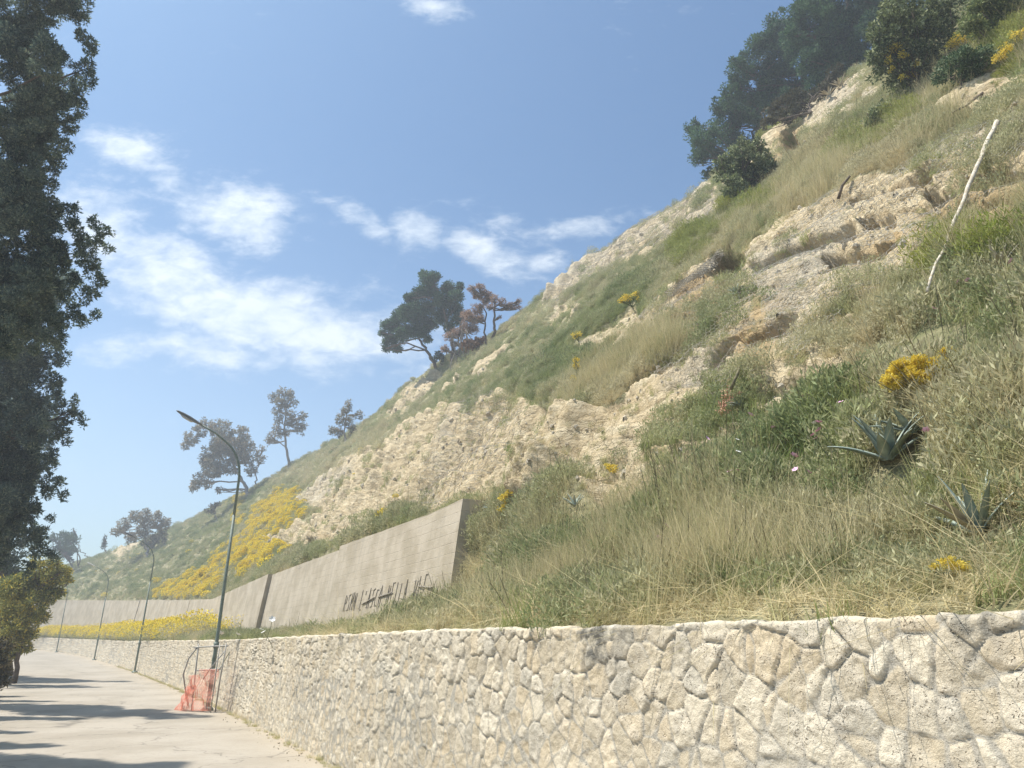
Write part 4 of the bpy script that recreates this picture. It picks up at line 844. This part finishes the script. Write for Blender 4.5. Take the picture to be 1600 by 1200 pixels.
# rolled edge of netting above the hollow
for pix, lab in ((([(1045,462),(1075,440),(1100,424),(1118,405),(1130,395)]), 'rolled up edge of old wire net running up to the dark hollow'),):
    P = [unp(u, v, at(u, v, full=True)[2]-.15) for u, v in pix]; m = MB(); rg = np.random.default_rng(4)
    for k in range(14):
        ph = k*.45; m.tube([np.array(P[int(i*(len(P)-1)/23)])*(1-(i*(len(P)-1)/23 % 1))+np.array(P[min(len(P)-1, int(i*(len(P)-1)/23)+1)])*(i*(len(P)-1)/23 % 1)+.10*np.array([math.cos(ph+i*.8), math.sin(ph+i*.8), math.cos(ph*2+i)]) for i in range(24)], .007, 4)
    tag(obj('net_roll', m.mesh('net_roll', m_wired)), lab, 'wire netting')
# ------------------------------------------------------------------ scattered ground cover (instanced tufts)
def proto(name, parts, mats_):
    V, Fs, mi, n0 = [], [], [], 0
    for (v, q, k) in parts: V.append(v); Fs.append(q+n0); mi += [k]*len(q); n0 += len(v)
    me = mesh_np(name, np.concatenate(V), [np.concatenate(Fs)], None)
    for m_ in mats_: me.materials.append(m_)
    me.polygons.foreach_set('material_index', np.array(mi, np.int32)); return bpy.data.objects.new(name, me)
def blades(n, h0, h1, wd, spread, lean, rg, segs=3, stalk=False):
    V, Q = [], []; n0 = 0
    for k in range(n):
        a = rg.uniform(0, 6.28); r_ = spread*math.sqrt(rg.uniform(0, 1)); b0 = np.array([math.cos(a)*r_, math.sin(a)*r_, -.03]); hgt = rg.uniform(h0, h1); az = rg.uniform(0, 6.28); ln = abs(rg.normal())*lean
        d = np.array([math.cos(az), math.sin(az), 0]); sd = np.array([-d[1], d[0], 0]); tw = rg.uniform(-1, 1); sd = sd*math.cos(tw)+d*math.sin(tw)
        for i in range(segs+1):
            t = i/segs; p = b0+np.array([0, 0, hgt*t*(1-.25*ln*t)])+d*hgt*ln*t*t; w_ = wd*(1-t**1.6)*.5+.0006
            if stalk: w_ = wd*(.12 if t < .6 else 1.0*(1.15-t))*.5+.001
            V += [p+sd*w_, p-sd*w_]
        Q += [(n0+2*i, n0+2*i+1, n0+2*i+3, n0+2*i+2) for i in range(segs)]; n0 += 2*(segs+1)
    return np.array(V), np.array(Q)
def scatter(name, label, pts, rot, sc, idx, dry, protos):
    me = bpy.data.meshes.new(name); me.vertices.add(len(pts)); me.vertices.foreach_set('co', pts.astype(np.float32).ravel())
    for nm, ty, a in (('irot', 'FLOAT_VECTOR', rot), ('isc', 'FLOAT', sc), ('iidx', 'INT', idx), ('dry', 'FLOAT', dry)):
        t = me.attributes.new(nm, ty, 'POINT')
        t.data.foreach_set('vector' if ty == 'FLOAT_VECTOR' else 'value', np.ascontiguousarray(a, dtype=np.int32 if ty == 'INT' else np.float32).ravel())
    c = bpy.data.collections.new(name+'_pieces')
    for p in protos: c.objects.link(p)
    o = obj(name, me); tag(o, label, 'ground cover' , None, 'stuff')
    g = bpy.data.node_groups.new(name, 'GeometryNodeTree'); g.interface.new_socket('Geometry', in_out='INPUT', socket_type='NodeSocketGeometry'); g.interface.new_socket('Geometry', in_out='OUTPUT', socket_type='NodeSocketGeometry')
    N = g.nodes.new; gi, go, ip, ci = N('NodeGroupInput'), N('NodeGroupOutput'), N('GeometryNodeInstanceOnPoints'), N('GeometryNodeCollectionInfo')
    ci.inputs['Collection'].default_value = c; ci.inputs['Separate Children'].default_value = True; ci.inputs['Reset Children'].default_value = True; ip.inputs['Pick Instance'].default_value = True
    def na(nm, ty): n = N('GeometryNodeInputNamedAttribute'); n.data_type = ty; n.inputs[0].default_value = nm; return [x for x in n.outputs if x.enabled][0]
    lk_ = g.links.new; lk_(gi.outputs[0], ip.inputs['Points']); lk_(ci.outputs[0], ip.inputs['Instance']); lk_(na('iidx', 'INT'), ip.inputs['Instance Index']); lk_(na('irot', 'FLOAT_VECTOR'), ip.inputs['Rotation']); lk_(na('isc', 'FLOAT'), ip.inputs['Scale']); lk_(ip.outputs[0], go.inputs[0])
    o.modifiers.new('scatter', 'NODES').node_group = g; print(name, len(pts)); return o
rg = np.random.default_rng(99)
gp = []
for k in range(3): v, q = blades(60, .07, .26, .006, .13, .5, rg); gp.append(proto('tuft%d' % k, [(v, q, 0)], [m_grass]))
for k in range(2): v, q = blades(40, .16, .46, .007, .12, .4, rg, 4); v2, q2 = blades(2, .4, .72, .011, .08, .22, rg, 6, True); gp.append(proto('tuft%d' % (3+k), [(v, q, 0), (v2, q2, 1)], [m_grass, m_dstem]))
def weed(rg, r_, h_, n, ll, lw):
    C = rdir(n, rg)*(rg.uniform(.2, 1, (n, 1))**.5)*np.array([r_, r_, h_*.5])+np.array([0, 0, h_*.5]); C[:, 2] = np.abs(C[:, 2]); return leaf_quads(C, rdir(n, rg)*.7+C/r_*.3+np.array([0, 0, .5]), ll*rg.uniform(.6, 1.4, n), lw, rg)
for k in range(2): v, q = weed(rg, .22, .34, 190, .06, .016); v2, q2 = blades(16, .15, .38, .006, .15, .3, rg); gp.append(proto('tuft%d' % (5+k), [(v, q, 0), (v2, q2, 0)], [m_scrub]))
# areas: weight per cell of the hillside sheet
cA = np.linalg.norm(np.cross(G[1:, :-1]-G[:-1, :-1], G[:-1, 1:]-G[:-1, :-1]), axis=-1)
cU, cV, cD = PU[:-1, :-1], PV[:-1, :-1], PD[:-1, :-1]; cS = SS[:-1, :-1]
inside = (cD > 1.5) & (cU > -150) & (cU < 1760) & (cV > -150)
rkc = sstep(rock[:-1, :-1], .12, .42)
colj = np.arange(G.shape[1]-1)[None]; isteep = (colj >= NT-1) & (colj <= NT-1) & (cS > S_END-.3)
ok = inside & ~isteep & (colj < NT+NQ+10)
rbl = blur(rock, 30)
tex = (colj < NT)*(cS > 12)
def sample(wt, n, rg):
    w_ = wt.ravel(); c = np.cumsum(w_); k = np.searchsorted(c, rg.uniform(0, c[-1], n)); i, j = np.unravel_index(k, wt.shape); a, b_ = rg.uniform(0, 1, (2, n, 1))
    P = (1-a)*(1-b_)*G[i, j]+a*(1-b_)*G[i+1, j]+(1-a)*b_*G[i, j+1]+a*b_*G[i+1, j+1]; return P, i, j
P_lush = [[(735,790),(800,755),(900,745),(1010,760),(1080,840),(1000,900),(760,925)], [(1080,640),(1240,560),(1360,640),(1350,780),(1180,820),(1080,720)], [(820,540),(900,480),(1010,470),(1020,530),(900,590)],
          [(100,850),(340,810),(380,770),(420,760),(300,930),(100,930)], [(1480,560),(1610,480),(1610,620),(1500,640)]]
P_dry = [[(1140,830),(1330,800),(1610,830),(1610,975),(1000,985)], [(1230,560),(1400,500),(1500,520),(1420,620),(1500,700),(1380,640)], [(900,600),(1000,560),(1060,600),(950,650)], [(1180,250),(1450,180),(1420,270),(1200,350)],
         [(450,740),(600,660),(620,690),(480,760)]]
P_ygr = [[(1300,240),(1420,165),(1445,195),(1330,262)], [(1140,330),(1215,295),(1215,330),(1130,350)], [(1055,392),(1135,345),(1110,400),(1060,420)], [(1540,100),(1610,40),(1610,110),(1560,140)], [(1440,320),(1500,370),(1610,330),(1610,400),(1480,440),(1410,400)], [(1180,215),(1235,165),(1215,205)]]
def inp(polys, P, j=18, sd=1):
    u, v, _ = proj(P); u = u+j*fbm(P[:, 0]*1.1, P[:, 1]*1.1, P[:, 2]*1.1, 3, sd); v = v+j*fbm(P[:, 0]*1.1, P[:, 1]*1.1, P[:, 2]*1.1, 3, sd+7); r = np.zeros(len(P), bool)
    for p in polys: r |= inpoly(u, v, p)
    return r
def dryness(P, rg, n=None):
    d = .50+1.0*fbm(P[:, 0]*.55, P[:, 1]*.55, P[:, 2]*.55, 4, 201); d = d+.45*inp(P_dry, P)-.3*inp(P_lush, P)+rg.normal(size=len(P))*.22; return np.clip(d, 0, 1)
def place(name, label, wt, n, protos, idx_p, smul, rg, tilt=.25, dsc=0.):
    P, i, j = sample(wt, n, rg); D = cD[i, j]; rot = np.stack([rg.normal(size=n)*tilt, rg.normal(size=n)*tilt, rg.uniform(0, 6.28, n)], 1)
    sc = smul*rg.uniform(.5, 1.4, n)*(1+dsc*np.maximum(D-9, 0))*(.95+.75*fbm(P[:, 0]*1.1, P[:, 1]*1.1, P[:, 2]*1.1, 3, 240))*(1-.62*np.clip(rbl[i, j]*1.6, 0, 1))*np.where(np.arange(NT+NQ+99)[j] >= NT, 1-.42*sstep(Wg[i, j], 2.6, 6.), 1); idx = rg.choice(len(protos), n, p=idx_p); 
    return scatter(name, label, P, rot, sc, idx, dryness(P, rg), protos)
den_ = np.clip(1.1+2.6*fbm(gx[:-1, :-1]*.9, gy[:-1, :-1]*.9, gz[:-1, :-1]*.9, 3, 210), .05, 2.6)
base_w = cA*ok*np.maximum(1-rkc, .05)*den_
bare = sstep(Wg[:-1, :-1], .55, 1.15)+.0          # the lip behind the stone wall stays mostly bare earth
near_w = base_w*(1-tex)*(cD < 26)*np.minimum(1, (9/np.maximum(cD, 4))**1.3)*np.clip(bare+.02, 0, 1)*keepout(G[:-1, :-1])
far_w = base_w*(1-tex)*keepout(G[:-1, :-1])*(cD >= 22)*(26/np.maximum(cD, 22))**1.55
place('slope_grass', 'mixed green and straw coloured grass covering the nearer slope', near_w, 78000, gp, [.2, .18, .18, .09, .07, .14, .14], .85, rg, dsc=.035)
place('far_slope_grass', 'low grass and weeds covering the farther slope', far_w, 60000, gp, [.12, .12, .12, .02, .02, .3, .3], .95, rg, dsc=.012)
# low scrub domes
sp_ = []
for k in range(3): v, q = weed(rg, .36, .42, 520, .075, .026); sp_.append(proto('scrub%d' % k, [(v, q, 0)], [m_scrub]))
clus = sstep(fbm(gx[:-1, :-1]*.5, gy[:-1, :-1]*.5, gz[:-1, :-1]*.5, 4, 220), -.02, .3)
skyl = 1+3.*np.exp(-((colj-(NT+NQ))/22.)**2)
place('low_scrub', 'low rounded green scrub dotted over the slope and crest', cA*ok*(colj >= NT)*np.maximum(1-rkc, .03)*clus*skyl*sstep(cD, 8, 16)*(1-.8*np.clip(rbl[:-1, :-1]*1.8, 0, 1))*(22/np.maximum(cD, 16))**.9*(cS < 170), 9000, sp_, [.4, .3, .3], .7, rg, .1, .012)
# yellow flowers
yp = []
for k in range(3):
    v, q = weed(rg, .34, .45, 230, .08, .022); C = rdir(300, rg)*np.array([.36, .36, .26])+np.array([0, 0, .27]); C = C[C[:, 2] > .16]; v2, q2 = leaf_quads(C, rdir(len(C), rg), .075, .06, rg); yp.append(proto('yellow%d' % k, [(v, q, 0), (v2, q2, 1)], [m_scrub, m_yel]))
yq = []
for k in range(3):
    v, q = weed(rg, .34, .42, 420, .05, .012); C = rdir(230, rg)*np.array([.36, .36, .24])+np.array([0, 0, .26]); C = C[C[:, 2] > .22]; v2, q2 = leaf_quads(C, rdir(len(C), rg), .034, .03, rg); yq.append(proto('yellow%d' % (k+3), [(v, q, 0), (v2, q2, 1)], [m_scrub, m_yel]))
def polyw(polys, j=14, sd=3):
    u = wu[:-1, :-1]+j*fbm(gx[:-1, :-1]*.6, gy[:-1, :-1]*.6, gz[:-1, :-1]*.6, 3, sd); v = wv[:-1, :-1]+j*fbm(gx[:-1, :-1]*.6, gy[:-1, :-1]*.6, gz[:-1, :-1]*.6, 3, sd+5); r = np.zeros(u.shape, bool)
    for p in polys: r |= inpoly(u, v, p)
    return r
P_yel = [[(395,800),(440,768),(480,772),(465,820),(410,850),(385,840)], [(365,855),(385,838),(420,850),(380,878),(350,870)], [(240,935),(255,912),(310,895),(350,885),(352,900),(330,936)], [(365,810),(380,780),(372,830)], [(330,880),(370,860),(440,840),(450,860),(380,905)], [(575,832),(590,815),(650,790),(645,806)], [(355,760),(385,765),(375,790),(352,775)]]
P_yt = [[(55,962),(150,960),(260,968),(335,978),(300,1006),(50,1006)]]
yw = cA*ok*((polyw(P_yel) & (colj >= NT))*np.maximum(1-rkc, .1)*np.clip(.9+2*fbm(gx[:-1, :-1]*.8, gy[:-1, :-1]*.8, gz[:-1, :-1]*.8, 3, 230), .1, 2)+.02*clus*(cU < 600)*(cU > 150)*(colj > NT)*(colj < NT+NQ*.7))
place('yellow_flowers', 'bright yellow broom like flowers massed on the slope above the concrete wall', yw, 3600, yp, [.4, .3, .3], 1.15, rg, .15)
uT, vT, _ = proj(G[:-1, :-1]); tw_ = cA*ok*(colj < NT-2)*sstep(cS, 38, 43)*(cS < 112)*sstep(Wg[:-1, :-1], .2, .5)
place('terrace_flowers', 'yellow flowering ground cover on the strip between stone and concrete walls', tw_, 2600, yq, [.4, .3, .3], 1.75, rg, .15)
tg_ = cA*ok*(colj < NT-1)*(cS > 9)*(cS < 45)*sstep(Wg[:-1, :-1], .28, .7)*(Wg[:-1, :-1] < wc[:-1, None]-.55)
place('terrace_grass', 'tall mixed grass on the strip in front of the concrete wall', tg_, 8000, gp, [.26, .24, .22, .05, .03, .10, .10], .62, rg, .2, .012)
# lime coloured fennel patches
m_lime = leafmat('fennel_fronds', (.22, .27, .05), (.38, .38, .07), (.30, .32, .10), .35, .8, inst=True)
lp = []
for k in range(2): v, q = weed(rg, .28, .42, 420, .08, .010); lp.append(proto('fennel%d' % k, [(v, q, 0)], [m_lime]))
place('fennel_patches', 'lime green and yellowish feathery fennel patches on the slope', cA*ok*polyw(P_ygr, 16, 31)*(colj >= NT), 1700, lp, [.5, .5], 1.35, rg, .15, .01)
# dead straw and leaf litter near the wall lip
lit = []
for k in range(2): v, q = blades(30, .06, .26, .008, .18, 2.2, rg); lit.append(proto('litter%d' % k, [(v, q, 0)], [m_grass]))
P, i, j = sample(cA*ok*(cS < 16)*(colj < NT+20)*(Wg[:-1, :-1] > .3), 2600, rg)
scatter('dry_litter', 'dry straw and broken stalks lying on the earth behind the stone wall', P, np.stack([rg.normal(size=2600)*.5, rg.normal(size=2600)*.5, rg.uniform(0, 6.28, 2600)], 1), rg.uniform(.4, 1., 2600), rg.integers(0, 2, 2600), np.clip(rg.normal(size=2600)*.2+.95, 0, 1), lit)
st_p = []
for k in range(3): v, q = blades(17, .45, .95, .0045, .16, .3, rg, 4); st_p.append(proto('straw%d' % k, [(v, q, 0)], [m_grass]))
P, i, j = sample(near_w*(cD < 20)*(1-np.clip(rbl[:-1, :-1]*1.6, 0, 1))*np.clip(fbm(gx[:-1, :-1]*.7, gy[:-1, :-1]*.7, gz[:-1, :-1]*.7, 3, 250)+.15, 0, 1), 6500, rg); n_ = len(P)
scatter('straw_stems', 'thin pale straw coloured stems standing above the grass of the near slope', P, np.stack([rg.normal(size=n_)*.25, rg.normal(size=n_)*.25, rg.uniform(0, 6.28, n_)], 1), rg.uniform(.5, 1., n_), rg.integers(0, 3, n_), np.clip(rg.normal(size=n_)*.2+.85, 0, 1), st_p)
P, i, j = sample(cA*ok*(rkc > .4)*np.clip(fbm(gx[:-1, :-1]*.75, gy[:-1, :-1]*.75, gz[:-1, :-1]*.75, 4, 260)-.02, 0, 1)*(16/np.maximum(cD, 8))**1.3*np.where(cU < 1000, .4, 1.), 3000, rg); n_ = len(P)
scatter('rock_face_weeds', 'small green and dry weed tufts clinging to the bare rock faces', P, np.stack([rg.normal(size=n_)*.3, rg.normal(size=n_)*.3, rg.uniform(0, 6.28, n_)], 1), rg.uniform(.35, .95, n_)*(1+.02*np.maximum(cD[i, j]-12, 0)), rg.choice(7, n_, p=[.2, .15, .15, .03, .03, .22, .22]), np.clip(dryness(P, rg)-.15, 0, 1), [p.copy() for p in gp])
# loose stones on the bare faces and along the foot of the stone wall
rk_p = []
for k in range(4):
    a_ = np.linspace(0, 2*math.pi, 8, endpoint=False); rings = [np.stack([np.cos(a_)*r_, np.sin(a_)*r_*.8, a_*0+z], 1)*(1+.25*rg.normal(size=(8, 1))*.8) for r_, z in ((.55, -.4), (1, -.05), (.8, .4), (.35, .62))]; V = np.concatenate(rings)
    Q = np.array([(i*8+j, i*8+(j+1) % 8, i*8+8+(j+1) % 8, i*8+8+j) for i in range(3) for j in range(8)]+[(24, 25, 26, 27), (24, 27, 28, 31), (28, 29, 30, 31)]); rk_p.append(proto('stone%d' % k, [(V, Q, 0)], [m_stone]))
P, i, j = sample(cA*ok*(rkc > .5)*(14/np.maximum(cD, 8))**1.2, 2300, rg); n_ = len(P)
scatter('loose_stones', 'loose pale stones and clods lying on the bare rock faces', P, rg.uniform(0, 6.28, (n_, 3)), (.018+.05*rg.uniform(0, 1, n_)**3)*(1+.04*np.maximum(cD[i, j]-9, 0)), rg.integers(0, 4, n_), np.zeros(n_), rk_p)
rs_ = rg.uniform(6, 60, 900)**1.0; P2_ = L(rs_)+Nn(rs_)*(-np.abs(rg.normal(size=900))*.22)[:, None]; P = np.concatenate([P2_, road_z(rs_)[:, None]+.01], 1)
scatter('roadside_grit', 'grit and small stones along the foot of the stone wall', P, rg.uniform(0, 6.28, (900, 3)), .004+.014*rg.uniform(0, 1, 900)**3, rg.integers(0, 4, 900), np.zeros(900), [p.copy() for p in rk_p])
rs_ = rg.uniform(6, 60, 420); P2_ = L(rs_)+Nn(rs_)*(-np.abs(rg.normal(size=420))*.06-.02)[:, None]; P = np.concatenate([P2_, road_z(rs_)[:, None]], 1)
scatter('roadside_weeds', 'small dry weeds growing at the foot of the stone wall', P, np.stack([rg.normal(size=420)*.3, rg.normal(size=420)*.3, rg.uniform(0, 6.28, 420)], 1), rg.uniform(.15, .5, 420), rg.integers(0, 3, 420), rg.uniform(.3, 1, 420), [p.copy() for p in gp[:3]])
# ------------------------------------------------------------------ small flowers one can count
def petal_flower(nm, mt, r_):
    m = MB(); 
    for k in range(6):
        a = k*math.pi/3; d = np.array([math.cos(a), math.sin(a), .35]); sd = np.array([-math.sin(a), math.cos(a), 0]); m.add([np.zeros(3), d*r_*.6+sd*r_*.42, d*r_, d*r_*.6-sd*r_*.42], [(0, 1, 2, 3)])
    return m.mesh(nm, mt)
fl_s = MB(); fl_s.tube([(0, 0, -.28), (.01, 0, -.1), (0, 0, 0)], [.003, .003, .002], 4); stem_me = fl_s.mesh('stem', m_stem)
def flowers(px_list, mt, nm, lab, grp, r_):
    me = petal_flower('petals', mt, r_); first = None
    for k, (u, v) in enumerate(px_list):
        p, n, t = at(u, v, full=True); q = unp(u, v, t-.7)
        if first is None: rt = bpy.data.objects.new(nm, None); pc, sc_ = bpy.data.objects.new('petals', me), bpy.data.objects.new('stem', stem_me); first = (rt, pc, sc_)
        else: rt, pc, sc_ = [x.copy() for x in first]
        for x in (rt, pc, sc_): COL.objects.link(x)
        pc.parent = rt; sc_.parent = rt; rt.location = q; rt.empty_display_size = .02; rt.rotation_euler = (rng.uniform(-.6, .9), rng.uniform(-.6, .6), rng.uniform(0, 6)); s_ = rng.uniform(1.0, 1.5)*max(1, t/9); rt.scale = (s_, s_, s_); tag(rt, lab, 'flower', grp)
flowers([(1208,668),(1280,672),(1270,680),(1241,712),(1264,738),(1042,822),(1030,840),(1105,685),(1313,629),(1331,630),(1243,734),(1265,626),(1255,620),(1447,672),(1459,482),(1512,438),(1497,440),(1580,408),(1279,660),(1140,737),(1155,735),(1172,648),(1275,685)], m_pink, 'pink_flower', 'small pink wildflower in the grass of the nearer slope', 'pink wildflowers in the grass', .028)
flowers([(1153,706),(1124,595),(1162,735),(1215,505),(1222,515),(1232,508),(1207,530),(1196,543),(1180,552),(1170,560),(1181,555),(1257,608),(1295,616),(1350,642),(1358,598),(1272,661),(1152,687)], m_white, 'white_flower', 'small white wildflower on the nearer slope', 'white wildflowers on the slope', .022)
flowers([(396,990),(412,988),(360,985),(372,992),(345,990),(425,968),(408,984)], m_white, 'white_flower', 'white daisy on the grass strip above the stone wall, beside the nearest lamp', 'white daisies beside the lamp', .03)
# ------------------------------------------------------------------ haze
x0, x1, y0, y1, zz0, zz1 = -190, 60, -30, 215, -3, 48
hm = MB(); hm.box(((x0+x1)/2, (y0+y1)/2, (zz0+zz1)/2), ((x1-x0)/2, 0, 0), (0, (y1-y0)/2, 0), (0, 0, (zz1-zz0)/2))
mh, b = mat('haze_air'); pv = b.node('ShaderNodeVolumePrincipled'); pv.inputs['Color'].default_value = (.86, .92, 1, 1); pv.inputs['Density'].default_value = HAZE_D if 'HAZE_D' in globals() else .0027; pv.inputs['Anisotropy'].default_value = .3
b.l.new(pv.outputs[0], b.node('ShaderNodeOutputMaterial').inputs['Volume'])
tag(obj('haze', hm.mesh('haze', mh)), 'thin pale haze in the air over the road and slope', None, None, 'stuff')
for o in COL.all_objects:
    if '_o' in o: del o['_o']
